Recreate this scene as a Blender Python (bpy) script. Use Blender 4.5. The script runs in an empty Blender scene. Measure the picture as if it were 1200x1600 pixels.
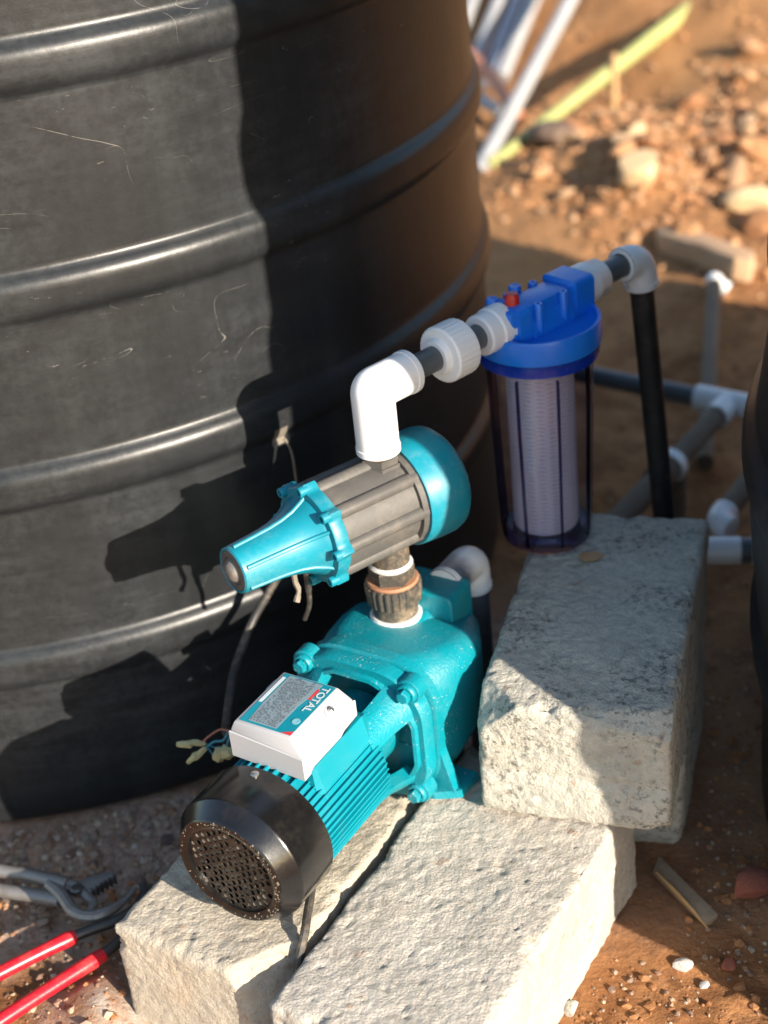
import bpy, bmesh, math, random
import numpy as np
from mathutils import Vector, Matrix

# ------------------------------------------------------------------ scene, camera, light
S = bpy.context.scene
COL = S.collection
rad = math.radians

PITCH, ROLL, CAM_H, FPX = rad(30.55), rad(6.18), 1.194, 2440.0
_f = Vector((0, math.cos(PITCH), -math.sin(PITCH)))
_r = Vector((1, 0, 0)); _u = _r.cross(_f)
_R = math.cos(ROLL) * _r - math.sin(ROLL) * _u
_U = math.sin(ROLL) * _r + math.cos(ROLL) * _u
cam_d = bpy.data.cameras.new('camera')
cam = bpy.data.objects.new('camera', cam_d)
COL.objects.link(cam)
cam.matrix_world = Matrix((
    (_R.x, _U.x, -_f.x, 0), (_R.y, _U.y, -_f.y, 0), (_R.z, _U.z, -_f.z, CAM_H), (0, 0, 0, 1)))
cam_d.sensor_fit = 'VERTICAL'
cam_d.sensor_height = 36.0
cam_d.lens = FPX * 36.0 / 1600.0
cam_d.clip_start = 0.02
cam_d.clip_end = 500.0
cam_d.dof.use_dof = True
cam_d.dof.focus_distance = 1.44
cam_d.dof.aperture_fstop = 3.3
S.camera = cam

SUN_EL = rad(20.3)
SUN_TO = Vector((0.635 * math.cos(SUN_EL), -0.772 * math.cos(SUN_EL), math.sin(SUN_EL))).normalized()
W = bpy.data.worlds.new('World'); S.world = W; W.use_nodes = True
wn = W.node_tree.nodes; wl = W.node_tree.links
bg = wn.get('Background') or wn.new('ShaderNodeBackground')
wo = wn.get('World Output') or wn.new('ShaderNodeOutputWorld')
sky = wn.new('ShaderNodeTexSky'); sky.sky_type = 'NISHITA'; sky.sun_disc = False
sky.sun_elevation = SUN_EL; sky.sun_rotation = math.atan2(SUN_TO.x, SUN_TO.y)
sky.air_density = 1.2; sky.dust_density = 0.8; sky.ozone_density = 1.6
wl.new(sky.outputs[0], bg.inputs['Color']); bg.inputs['Strength'].default_value = 0.12
wl.new(bg.outputs[0], wo.inputs['Surface'])
sun_d = bpy.data.lights.new('sun', 'SUN'); sun_d.energy = 5.0; sun_d.angle = rad(0.5)
sun_d.color = (1.0, 0.89, 0.75)
sun = bpy.data.objects.new('sun', sun_d); COL.objects.link(sun)
sun.location = (3, -4, 6)
sun.rotation_euler = SUN_TO.to_track_quat('Z', 'Y').to_euler()
S.view_settings.view_transform = 'Standard'; S.view_settings.look = 'None'
S.view_settings.gamma = 1.0; S.view_settings.exposure = 1.25
S.view_settings.use_curve_mapping = False
S.cycles.max_bounces = 8; S.cycles.transparent_max_bounces = 16

rng = np.random.default_rng(7)
random.seed(7)

# ------------------------------------------------------------------ noise
def _hash(ix, iy, iz, seed):
    h = (ix.astype(np.int64) * 374761393 + iy.astype(np.int64) * 668265263 + iz.astype(np.int64) * 2147483647 + seed * 974711) & 0xFFFFFFFF
    h = ((h ^ (h >> 13)) * 1274126177) & 0xFFFFFFFF
    h = ((h ^ (h >> 16)) * 2246822519) & 0xFFFFFFFF
    return ((h ^ (h >> 15)) & 0xFFFFFF) / float(0xFFFFFF)
def vnoise(P, seed=0):
    P = np.asarray(P, float); I = np.floor(P); f = P - I; f = f * f * (3 - 2 * f); I = I.astype(np.int64)
    out = 0
    for dx in (0, 1):
        for dy in (0, 1):
            for dz in (0, 1):
                w = (f[:, 0] if dx else 1 - f[:, 0]) * (f[:, 1] if dy else 1 - f[:, 1]) * (f[:, 2] if dz else 1 - f[:, 2])
                out = out + w * _hash(I[:, 0] + dx, I[:, 1] + dy, I[:, 2] + dz, seed)
    return out * 2 - 1
def fbm(P, scale, octv=4, seed=0, gain=0.5):
    P = np.asarray(P, float) / scale; a = 1.0; o = 0; n = 0
    for k in range(octv):
        o = o + a * vnoise(P * (2.03 ** k) + 17.3 * k, seed + k); n += a; a *= gain
    return o / n

# ------------------------------------------------------------------ materials
def nd(nt, typ, **kw):
    n = nt.nodes.new(typ)
    for k, v in kw.items():
        if k in n.inputs: n.inputs[k].default_value = v
        else: setattr(n, k, v)
    return n
def new_mat(name):
    m = bpy.data.materials.new(name); m.use_nodes = True
    nt = m.node_tree; b = nt.nodes.get('Principled BSDF')
    tc = nd(nt, 'ShaderNodeTexCoord')
    return m, nt, b, tc.outputs['Object']
def ramp(nt, src, a, b):
    r = nd(nt, 'ShaderNodeMapRange'); r.interpolation_type = 'SMOOTHSTEP'
    r.inputs['From Min'].default_value = a; r.inputs['From Max'].default_value = b
    nt.links.new(src, r.inputs['Value']); return r.outputs['Result']
def noise(nt, co, scale, detail=4, rough=0.55, dist=0.0):
    n = nd(nt, 'ShaderNodeTexNoise'); n.inputs['Scale'].default_value = scale
    n.inputs['Detail'].default_value = detail; n.inputs['Roughness'].default_value = rough
    n.inputs['Distortion'].default_value = dist
    nt.links.new(co, n.inputs['Vector']); return n.outputs['Fac']
def mix(nt, fac, a, b):
    m = nd(nt, 'ShaderNodeMix'); m.data_type = 'RGBA'
    for sock, v in ((m.inputs['Factor'], fac), (m.inputs[6], a), (m.inputs[7], b)):
        if isinstance(v, (int, float)): sock.default_value = v
        elif isinstance(v, tuple): sock.default_value = (*v, 1) if len(v) == 3 else v
        else: nt.links.new(v, sock)
    return m.outputs[2]
def math_n(nt, op, a, b=None):
    m = nd(nt, 'ShaderNodeMath'); m.operation = op
    for i, v in enumerate((a, b)):
        if v is None: continue
        if isinstance(v, (int, float)): m.inputs[i].default_value = v
        else: nt.links.new(v, m.inputs[i])
    return m.outputs[0]
def scaled(nt, co, sx, sy, sz, rz=0.0):
    m = nd(nt, 'ShaderNodeMapping'); m.inputs['Scale'].default_value = (sx, sy, sz)
    m.inputs['Rotation'].default_value = (0, 0, rz)
    nt.links.new(co, m.inputs['Vector']); return m.outputs[0]
def bump(nt, b, h, strength, dist):
    n = nd(nt, 'ShaderNodeBump'); n.inputs['Strength'].default_value = strength
    n.inputs['Distance'].default_value = dist
    nt.links.new(h, n.inputs['Height']); nt.links.new(n.outputs[0], b.inputs['Normal']); return n

def plastic(name, col, rough=0.4, dust=0.25, dustcol=(0.42, 0.33, 0.24), spec=0.5, metal=0.0, vary=0.12, bmp=0.15, speck=0.0, bscale=260):
    """plain painted / moulded surface with uneven dust, wear and slight relief"""
    m, nt, b, co = new_mat(name)
    n1 = noise(nt, co, 28, 5, 0.6); n2 = noise(nt, co, 170, 4, 0.65); n3 = noise(nt, co, 9, 3)
    dark = tuple(c * (1 - vary) for c in col)
    base = mix(nt, ramp(nt, n3, 0.35, 0.65), dark, col)
    d = math_n(nt, 'MULTIPLY', ramp(nt, math_n(nt, 'MULTIPLY', n1, math_n(nt, 'ADD', n2, 0.5)), 0.42, 0.75), dust)
    c2 = mix(nt, d, base, dustcol)
    if speck > 0:
        n4 = noise(nt, co, 420, 2, 0.5); n5 = noise(nt, co, 40, 3, 0.6)
        sp = math_n(nt, 'MULTIPLY', ramp(nt, n4, 0.66, 0.70), ramp(nt, n5, 0.5, 0.62))
        c2 = mix(nt, math_n(nt, 'MULTIPLY', sp, speck), c2, (0.55, 0.5, 0.43))
    nt.links.new(c2, b.inputs['Base Color'])
    r = nd(nt, 'ShaderNodeMapRange'); r.inputs['To Min'].default_value = rough * 0.85; r.inputs['To Max'].default_value = min(1, rough * 1.25 + 0.05)
    nt.links.new(n2, r.inputs['Value']); nt.links.new(r.outputs[0], b.inputs['Roughness'])
    b.inputs['Metallic'].default_value = metal
    b.inputs['Specular IOR Level'].default_value = spec
    if bmp > 0: bump(nt, b, noise(nt, co, bscale, 4, 0.6), bmp, 0.002)
    return m

M = {}
M['teal'] = plastic('teal cast paint', (0.0, 0.225, 0.285), 0.34, 0.05, speck=0.8, bmp=0.4, bscale=330)
M['teal_fin'] = plastic('teal painted fins', (0.0, 0.22, 0.285), 0.36, 0.03, bmp=0.06)
M['teal_plastic'] = plastic('teal moulded plastic', (0.003, 0.200, 0.275), 0.38, 0.20, (0.20, 0.30, 0.31), bmp=0.05)
M['black_gloss'] = plastic('glossy black cover', (0.007, 0.007, 0.0075), 0.17, 0.02, spec=0.6, bmp=0.03)
M['black_dirty'] = plastic('muddy black grille', (0.011, 0.010, 0.009), 0.33, 0.25, (0.09, 0.07, 0.05), bmp=0.4, speck=0.25)
M['black_matt'] = plastic('dusty matt black plastic', (0.085, 0.081, 0.075), 0.45, 0.28, (0.20, 0.17, 0.14), bmp=0.10)
M['black_union'] = plastic('dirty black union', (0.05, 0.045, 0.038), 0.5, 0.7, (0.26, 0.19, 0.12), bmp=0.3, speck=0.8)
M['button_grey'] = plastic('worn grey button', (0.10, 0.10, 0.10), 0.35, 0.3, bmp=0.05)
M['rubber'] = plastic('orange gasket rubber', (0.36, 0.17, 0.09), 0.6, 0.3)
M['white_pvc'] = plastic('white pvc', (0.80, 0.80, 0.80), 0.28, 0.10, (0.55, 0.45, 0.36), bmp=0.04, vary=0.04)
M['white_cover'] = plastic('white moulded cover', (0.38, 0.38, 0.395), 0.38, 0.05, bmp=0.03, vary=0.03)
M['tape'] = plastic('thread tape', (0.75, 0.74, 0.72), 0.6, 0.25, (0.4, 0.3, 0.2), bmp=0.5, bscale=700)
M['grey_pipe'] = plastic('dark grey pvc', (0.085, 0.095, 0.105), 0.33, 0.15, (0.25, 0.22, 0.19), bmp=0.03)
M['dusty_pipe'] = plastic('dusty grey pvc', (0.15, 0.112, 0.078), 0.85, 0.6, (0.20, 0.14, 0.085), bmp=0.08)
M['black_pipe'] = plastic('black rubbery pipe', (0.014, 0.015, 0.016), 0.5, 0.08, bmp=0.03)
M['blue'] = plastic('blue moulded plastic', (0.008, 0.175, 0.74), 0.30, 0.06, (0.2, 0.25, 0.4), bmp=0.03)
M['blue_dark'] = plastic('translucent dark blue', (0.004, 0.03, 0.30), 0.22, 0.03, bmp=0.02)
M['red_button'] = plastic('red button', (0.55, 0.02, 0.012), 0.35, 0.08, bmp=0.02)
M['red_grip'] = plastic('red vinyl grip', (0.55, 0.010, 0.022), 0.28, 0.20, (0.35, 0.2, 0.14), bmp=0.08)
M['steel'] = plastic('worn steel', (0.27, 0.255, 0.24), 0.45, 0.6, (0.17, 0.125, 0.095), metal=0.55, bmp=0.15)
M['steel_dark'] = plastic('dark steel', (0.11, 0.105, 0.10), 0.42, 0.3, (0.14, 0.10, 0.07), metal=0.8, bmp=0.2)
M['chrome'] = plastic('zinc screw', (0.65, 0.64, 0.6), 0.28, 0.1, metal=0.95)
M['cable'] = plastic('dusty black cable', (0.035, 0.033, 0.03), 0.45, 0.6, (0.22, 0.17, 0.12), bmp=0.1)
M['yellow_tape'] = plastic('yellowed tape', (0.55, 0.48, 0.24), 0.6, 0.4, (0.35, 0.25, 0.14), bmp=0.8, bscale=500)
M['teal_wire'] = plastic('blue wire', (0.02, 0.22, 0.30), 0.45, 0.1)
M['red_wire'] = plastic('brown wire', (0.35, 0.12, 0.08), 0.45, 0.1)
M['pale_tape'] = plastic('old adhesive tape', (0.20, 0.175, 0.14), 0.7, 0.5, bmp=0.6)
M['label_red'] = plastic('label red', (0.62, 0.03, 0.04), 0.4, 0.05, bmp=0)
M['label_teal'] = plastic('label teal', (0.0, 0.22, 0.30), 0.4, 0.05, bmp=0)
M['label_white'] = plastic('label white', (0.55, 0.60, 0.62), 0.4, 0.08, bmp=0)
M['label_pale'] = plastic('label pale teal print', (0.22, 0.48, 0.55), 0.4, 0.1, bmp=0)
M['label_ink'] = plastic('label ink', (0.10, 0.10, 0.12), 0.5, 0.05, bmp=0)
M['label_grey'] = plastic('label grey', (0.20, 0.27, 0.31), 0.4, 0.1, bmp=0)
M['wood'] = plastic('weathered board', (0.22, 0.16, 0.105), 0.8, 0.5, (0.3, 0.24, 0.18), bmp=0.5, bscale=90)
M['terracotta'] = plastic('terracotta', (0.26, 0.075, 0.045), 0.85, 0.5, (0.3, 0.15, 0.09), bmp=0.6)
M['bamboo'] = plastic('green bamboo', (0.34, 0.36, 0.12), 0.5, 0.75, (0.46, 0.35, 0.16), bmp=0.1)
M['straw'] = plastic('dry cane', (0.45, 0.27, 0.11), 0.7, 0.3)
M['orange_bar'] = plastic('orange painted bar', (0.55, 0.19, 0.09), 0.5, 0.3)
M['conduit'] = plastic('pale conduit', (0.36, 0.36, 0.36), 0.35, 0.25, bmp=0.03)
M['conduit_blue'] = plastic('blue grey conduit', (0.20, 0.23, 0.30), 0.4, 0.25, bmp=0.03)
M['leaf'] = plastic('dry leaf', (0.40, 0.22, 0.09), 0.5, 0.2, bmp=0.4)
M['mud'] = plastic('dried mud', (0.15, 0.125, 0.095), 0.95, 0.7, (0.26, 0.22, 0.17), bmp=0.6)
M['paste'] = plastic('white stone', (0.62, 0.58, 0.54), 0.9, 0.3, bmp=0.6)

def tank_mat():
    m, nt, b, co = new_mat('black tank plastic')
    # horizontal streaks, dust clouds, handling scratches
    st = noise(nt, scaled(nt, co, 14, 14, 70), 1.0, 5, 0.6)
    st2 = noise(nt, scaled(nt, co, 12, 12, 420), 1.0, 4, 0.6)
    cl = noise(nt, co, 4.5, 5, 0.62); fine = noise(nt, co, 120, 4, 0.7); vert = noise(nt, scaled(nt, co, 26, 26, 2.2), 1.0, 4, 0.6)
    d1 = math_n(nt, 'MULTIPLY', ramp(nt, cl, 0.34, 0.72), ramp(nt, math_n(nt, 'ADD', math_n(nt, 'MULTIPLY', st, 0.55), math_n(nt, 'MULTIPLY', fine, 0.45)), 0.36, 0.66))
    dv = math_n(nt, 'MULTIPLY', ramp(nt, vert, 0.45, 0.7), 0.14)
    dust = math_n(nt, 'MINIMUM', math_n(nt, 'ADD', math_n(nt, 'MULTIPLY', d1, 0.55), math_n(nt, 'ADD', dv, 0.33)), 1.0)
    base = mix(nt, math_n(nt, 'MULTIPLY', dust, 0.29), (0.004, 0.004, 0.0045), (0.106, 0.117, 0.124))
    # curved scratches: thin edges of warped cells, kept only in patches
    tot = None
    for rot, sc, eps, mlo, seed in (((0.2, 0.9, 0.4), (3.0, 14.0, 9.0), 0.0016, 0.60, 3.1), ((1.2, 0.3, 1.9), (2.5, 17.0, 12.0), 0.0014, 0.61, 9.7),
                                    ((0.5, 1.6, 0.9), (4.0, 22.0, 16.0), 0.0016, 0.62, 17.2), ((0.9, 0.1, 2.6), (5.0, 30.0, 30.0), 0.0018, 0.63, 29.4), ((0.05, 0.03, 0.0), (7.0, 7.0, 60.0), 0.0022, 0.63, 41.0)):
        mp = nd(nt, 'ShaderNodeMapping'); mp.inputs['Location'].default_value = (seed, seed * 2, seed * 3)
        mp.inputs['Rotation'].default_value = rot; mp.inputs['Scale'].default_value = sc
        nt.links.new(co, mp.inputs['Vector'])
        f = noise(nt, mp.outputs[0], 1.0, 1, 0.5, 0.4)
        line = math_n(nt, 'SUBTRACT', 1.0, ramp(nt, math_n(nt, 'ABSOLUTE', math_n(nt, 'SUBTRACT', f, 0.5)), eps * 0.2, eps * 1.15))
        msk = math_n(nt, 'MULTIPLY', ramp(nt, noise(nt, mp.outputs[0], 0.45, 3, 0.6), mlo, mlo + 0.05), ramp(nt, noise(nt, co, 45, 3, 0.7), 0.40, 0.55))
        ln = math_n(nt, 'MULTIPLY', line, msk)
        tot = ln if tot is None else math_n(nt, 'MAXIMUM', tot, ln)
    # scuffs
    sc2 = math_n(nt, 'MULTIPLY', ramp(nt, noise(nt, scaled(nt, co, 60, 60, 300), 1.0, 3, 0.7), 0.66, 0.74), ramp(nt, noise(nt, co, 7, 2), 0.55, 0.65))
    tot = math_n(nt, 'MAXIMUM', math_n(nt, 'MULTIPLY', tot, 0.42), math_n(nt, 'MULTIPLY', sc2, 0.4))
    nt.links.new(mix(nt, tot, base, (0.30, 0.28, 0.25)), b.inputs['Base Color'])
    r = nd(nt, 'ShaderNodeMapRange'); r.inputs['To Min'].default_value = 0.27; r.inputs['To Max'].default_value = 0.46
    nt.links.new(math_n(nt, 'ADD', math_n(nt, 'MULTIPLY', dust, 0.5), math_n(nt, 'MULTIPLY', fine, 0.5)), r.inputs['Value'])
    nt.links.new(r.outputs[0], b.inputs['Roughness'])
    b.inputs['Specular IOR Level'].default_value = 0.34
    h = math_n(nt, 'ADD', math_n(nt, 'MULTIPLY', st2, 0.10), math_n(nt, 'ADD', math_n(nt, 'MULTIPLY', fine, 0.35), math_n(nt, 'MULTIPLY', cl, 3.0)))
    bump(nt, b, h, 0.22, 0.0022)
    return m
M['tank'] = tank_mat()

def concrete_mat(name, light, dark, stain, stain_amt, moss=0.0):
    m, nt, b, co = new_mat(name)
    n1 = noise(nt, co, 14, 6, 0.62); n2 = noise(nt, co, 210, 5, 0.7); n3 = noise(nt, co, 5.5, 4, 0.6); n4 = noise(nt, co, 90, 4, 0.7)
    c = mix(nt, ramp(nt, math_n(nt, 'ADD', math_n(nt, 'MULTIPLY', n1, 0.5), math_n(nt, 'MULTIPLY', n4, 0.5)), 0.36, 0.66), dark, light)
    c = mix(nt, math_n(nt, 'MULTIPLY', ramp(nt, n3, 0.50, 0.72), stain_amt), c, stain)
    n6 = noise(nt, co, 38, 3, 0.5)
    c = mix(nt, math_n(nt, 'MULTIPLY', ramp(nt, n6, 0.64, 0.72), 0.45), c, (0.33, 0.17, 0.09))
    grit = ramp(nt, n2, 0.58, 0.70)
    c = mix(nt, math_n(nt, 'MULTIPLY', grit, 0.45), c, tuple(x * 0.35 for x in dark))
    c = mix(nt, math_n(nt, 'MULTIPLY', ramp(nt, math_n(nt, 'SUBTRACT', 1.0, n2), 0.62, 0.74), 0.22), c, (0.62, 0.58, 0.52))
    if moss > 0:
        pit = noise(nt, co, 130, 5, 0.75); zone = noise(nt, co, 10, 4, 0.6)
        k = math_n(nt, 'MULTIPLY', ramp(nt, pit, 0.50, 0.62), ramp(nt, zone, 0.36, 0.60))
        c = mix(nt, math_n(nt, 'MULTIPLY', k, moss), c, (0.045, 0.047, 0.045))
    nt.links.new(c, b.inputs['Base Color'])
    b.inputs['Roughness'].default_value = 0.95; b.inputs['Specular IOR Level'].default_value = 0.2
    n7 = noise(nt, co, 620, 6, 0.8)
    v = nd(nt, 'ShaderNodeTexVoronoi'); v.inputs['Scale'].default_value = 330; nt.links.new(co, v.inputs['Vector'])
    v2 = nd(nt, 'ShaderNodeTexVoronoi'); v2.inputs['Scale'].default_value = 140; nt.links.new(co, v2.inputs['Vector'])
    h = math_n(nt, 'ADD', math_n(nt, 'MULTIPLY', n7, 0.9), math_n(nt, 'ADD', math_n(nt, 'MULTIPLY', n4, 0.35), math_n(nt, 'SUBTRACT', 0.0, math_n(nt, 'ADD', math_n(nt, 'MULTIPLY', v.outputs['Distance'], 0.55), math_n(nt, 'MULTIPLY', v2.outputs['Distance'], 0.5)))))
    bump(nt, b, h, 0.8, 0.0026)
    return m
M['conc_front'] = concrete_mat('sand cement block', (0.56, 0.515, 0.45), (0.43, 0.39, 0.335), (0.50, 0.37, 0.25), 0.4)
M['conc_left'] = concrete_mat('tan cement block', (0.54, 0.48, 0.39), (0.42, 0.365, 0.29), (0.47, 0.33, 0.21), 0.6)
M['conc_old'] = concrete_mat('weathered grey block', (0.58, 0.545, 0.465), (0.42, 0.40, 0.345), (0.36, 0.28, 0.20), 0.45, moss=0.72)

def soil_mat():
    m, nt, b, co = new_mat('red earth')
    at = nd(nt, 'ShaderNodeAttribute'); at.attribute_name = 'dust'
    a2 = nd(nt, 'ShaderNodeAttribute'); a2.attribute_name = 'gravel'
    n1 = noise(nt, co, 11, 6, 0.62); n2 = noise(nt, co, 160, 6, 0.72); n3 = noise(nt, co, 2.0, 4, 0.6); n4 = noise(nt, co, 48, 5, 0.65)
    c = mix(nt, ramp(nt, n1, 0.36, 0.64), (0.235, 0.098, 0.038), (0.39, 0.185, 0.078))
    c = mix(nt, math_n(nt, 'MULTIPLY', ramp(nt, n3, 0.45, 0.65), 0.45), c, (0.42, 0.225, 0.105))
    c = mix(nt, math_n(nt, 'MULTIPLY', ramp(nt, n4, 0.50, 0.66), 0.6), c, (0.15, 0.068, 0.032))
    a3 = nd(nt, 'ShaderNodeAttribute'); a3.attribute_name = 'dry'
    c = mix(nt, math_n(nt, 'MULTIPLY', a3.outputs['Fac'], 0.7), c, (0.42, 0.225, 0.10))
    grav = mix(nt, ramp(nt, math_n(nt, 'ADD', math_n(nt, 'MULTIPLY', n2, 0.5), math_n(nt, 'MULTIPLY', n4, 0.5)), 0.38, 0.62), (0.25, 0.155, 0.11), (0.58, 0.39, 0.28))
    c = mix(nt, a2.outputs['Fac'], c, grav)
    k = math_n(nt, 'MULTIPLY', at.outputs['Fac'], ramp(nt, math_n(nt, 'ADD', math_n(nt, 'MULTIPLY', n1, 0.5), math_n(nt, 'MULTIPLY', n4, 0.5)), 0.36, 0.58))
    c = mix(nt, k, c, (0.45, 0.38, 0.32))
    g = math_n(nt, 'MULTIPLY', ramp(nt, n2, 0.60, 0.70), 0.5)
    c = mix(nt, g, c, (0.09, 0.048, 0.026))
    g2 = math_n(nt, 'MULTIPLY', ramp(nt, math_n(nt, 'SUBTRACT', 1.0, n2), 0.63, 0.72), 0.35)
    c = mix(nt, g2, c, (0.50, 0.33, 0.20))
    nt.links.new(c, b.inputs['Base Color'])
    b.inputs['Roughness'].default_value = 0.95; b.inputs['Specular IOR Level'].default_value = 0.15
    h = math_n(nt, 'ADD', n2, math_n(nt, 'MULTIPLY', n4, 1.3))
    bump(nt, b, h, 0.7, 0.006)
    return m
M['soil'] = soil_mat()

def stone_mat(name, cols):
    m, nt, b, co = new_mat(name)
    g = nd(nt, 'ShaderNodeNewGeometry')
    oi = nd(nt, 'ShaderNodeObjectInfo')
    k = math_n(nt, 'FRACT', math_n(nt, 'ADD', g.outputs['Random Per Island'], oi.outputs['Random']))
    r = nd(nt, 'ShaderNodeValToRGB'); e = r.color_ramp.elements
    while len(e) < len(cols): e.new(0.5)
    for i, c in enumerate(cols):
        e[i].position = i / (len(cols) - 1); e[i].color = (*c, 1)
    nt.links.new(k, r.inputs[0])
    n2 = noise(nt, co, 120, 5, 0.7)
    c = mix(nt, math_n(nt, 'MULTIPLY', ramp(nt, n2, 0.45, 0.65), 0.4), r.outputs[0], (0.16, 0.09, 0.05))
    nt.links.new(c, b.inputs['Base Color']); b.inputs['Roughness'].default_value = 0.92; b.inputs['Specular IOR Level'].default_value = 0.2
    bump(nt, b, n2, 0.6, 0.003)
    return m
M['pebble'] = stone_mat('mixed pebbles', [(0.24, 0.15, 0.11), (0.42, 0.27, 0.17), (0.30, 0.20, 0.16), (0.54, 0.42, 0.29), (0.17, 0.12, 0.10), (0.46, 0.23, 0.12), (0.60, 0.51, 0.41)])
M['rubble'] = stone_mat('earthy rubble', [(0.44, 0.21, 0.095), (0.50, 0.29, 0.15), (0.40, 0.18, 0.08), (0.56, 0.37, 0.22), (0.30, 0.14, 0.065), (0.48, 0.25, 0.115)])
M['crumb'] = stone_mat('soil crumbs', [(0.30, 0.135, 0.055), (0.40, 0.19, 0.08), (0.25, 0.11, 0.048), (0.36, 0.165, 0.07)])
M['rubble_pale'] = plastic('pale mortar lump', (0.60, 0.43, 0.24), 0.95, 0.5, (0.55, 0.33, 0.18), bmp=0.6, bscale=60)
M['slab'] = plastic('dusty slab', (0.48, 0.31, 0.18), 0.95, 0.6, (0.40, 0.20, 0.10), bmp=0.6, bscale=60)
M['clod'] = plastic('dark clod', (0.13, 0.075, 0.05), 0.95, 0.4, bmp=0.6, bscale=60)

def clear_mat():
    m, nt, b, co = new_mat('clear housing')
    out = nt.nodes.get('Material Output')
    nt.nodes.remove(b)
    tr = nd(nt, 'ShaderNodeBsdfTransparent'); tr.inputs[0].default_value = (0.84, 0.815, 0.91, 1)
    gl = nd(nt, 'ShaderNodeBsdfGlossy'); gl.inputs['Roughness'].default_value = 0.07
    lw = nd(nt, 'ShaderNodeLayerWeight'); lw.inputs['Blend'].default_value = 0.5
    fac = math_n(nt, 'ADD', 0.07, math_n(nt, 'MULTIPLY', math_n(nt, 'POWER', lw.outputs['Facing'], 4.0), 0.55))
    ms = nd(nt, 'ShaderNodeMixShader')
    nt.links.new(fac, ms.inputs[0]); nt.links.new(tr.outputs[0], ms.inputs[1]); nt.links.new(gl.outputs[0], ms.inputs[2])
    nt.links.new(ms.outputs[0], out.inputs['Surface'])
    return m
M['clear'] = clear_mat()
def clear_rib_mat():
    m, nt, b, co = new_mat('clear housing rib')
    out = nt.nodes.get('Material Output'); nt.nodes.remove(b)
    tr = nd(nt, 'ShaderNodeBsdfTransparent'); tr.inputs[0].default_value = (0.30, 0.28, 0.46, 1)
    gl = nd(nt, 'ShaderNodeBsdfGlossy'); gl.inputs['Roughness'].default_value = 0.1
    ms = nd(nt, 'ShaderNodeMixShader'); ms.inputs[0].default_value = 0.06
    nt.links.new(tr.outputs[0], ms.inputs[1]); nt.links.new(gl.outputs[0], ms.inputs[2])
    nt.links.new(ms.outputs[0], out.inputs['Surface'])
    return m
M['clear_rib'] = clear_rib_mat()
def cartridge_mat():
    m, nt, b, co = new_mat('string wound cartridge')
    s = nd(nt, 'ShaderNodeSeparateXYZ'); nt.links.new(co, s.inputs[0])
    ang = math_n(nt, 'ARCTAN2', s.outputs[1], s.outputs[0])
    hs = None
    wob = noise(nt, co, 90, 3, 0.6)
    for sg in (1, -1):
        w = math_n(nt, 'ADD', math_n(nt, 'MULTIPLY', ang, 9.0 * sg), math_n(nt, 'ADD', math_n(nt, 'MULTIPLY', s.outputs[2], 1300.0), math_n(nt, 'MULTIPLY', wob, 9.0)))
        w = math_n(nt, 'SINE', w)
        hs = w if hs is None else math_n(nt, 'MAXIMUM', hs, w)
    n = noise(nt, co, 60, 4, 0.6)
    k = ramp(nt, hs, -0.2, 0.9)
    c = mix(nt, k, (0.44, 0.42, 0.455), (0.55, 0.535, 0.575))
    c = mix(nt, math_n(nt, 'MULTIPLY', ramp(nt, n, 0.45, 0.7), 0.2), c, (0.5, 0.42, 0.36))
    nt.links.new(c, b.inputs['Base Color']); b.inputs['Roughness'].default_value = 0.9
    bump(nt, b, hs, 0.3, 0.001)
    return m
M['cartridge'] = cartridge_mat()

# ------------------------------------------------------------------ mesh helpers
def frame(o, z, x=None):
    z = Vector(z).normalized()
    x = Vector(x) if x is not None else (Vector((0, 0, 1)) if abs(z.z) < 0.9 else Vector((1, 0, 0)))
    x = (x - z * x.dot(z)).normalized(); y = z.cross(x); o = Vector(o)
    return Matrix(((x.x, y.x, z.x, o.x), (x.y, y.y, z.y, o.y), (x.z, y.z, z.z, o.z), (0, 0, 0, 1)))
I4 = Matrix.Identity(4)
def lathe(bm, prof, mat=I4, seg=48, a0=0.0, a1=2 * math.pi):
    full = abs(a1 - a0 - 2 * math.pi) < 1e-6
    n = seg if full else seg + 1
    rows = []
    for r, t in prof:
        if r < 1e-7: rows.append([bm.verts.new(mat @ Vector((0, 0, t)))]); continue
        rows.append([bm.verts.new(mat @ Vector((r * math.cos(a0 + (a1 - a0) * i / seg), r * math.sin(a0 + (a1 - a0) * i / seg), t))) for i in range(n)])
    for A, B in zip(rows, rows[1:]):
        for i in range(seg):
            j = (i + 1) % n
            if len(A) == 1 and len(B) == 1: continue
            if len(A) == 1: bm.faces.new((A[0], B[j], B[i]))
            elif len(B) == 1: bm.faces.new((A[i], A[j], B[0]))
            else: bm.faces.new((A[i], A[j], B[j], B[i]))
def box(bm, c, s, mat=I4, bev=0.0, seg=2):
    r = bmesh.ops.create_cube(bm, size=1.0)
    vs = r['verts']
    bmesh.ops.scale(bm, vec=Vector(s), verts=vs); bmesh.ops.translate(bm, vec=Vector(c), verts=vs)
    bmesh.ops.transform(bm, matrix=mat, verts=vs)
    if bev > 0:
        es = list({e for v in vs for e in v.link_edges})
        bmesh.ops.bevel(bm, geom=es, offset=bev, segments=seg, affect='EDGES', profile=0.5)
def loft(bm, rings, cap0=True, cap1=True):
    R = [[bm.verts.new(p) for p in ring] for ring in rings]
    n = len(R[0])
    for A, B in zip(R, R[1:]):
        for i in range(n):
            j = (i + 1) % n; bm.faces.new((A[i], A[j], B[j], B[i]))
    if cap0: bm.faces.new(list(reversed(R[0])))
    if cap1: bm.faces.new(R[-1])
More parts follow.
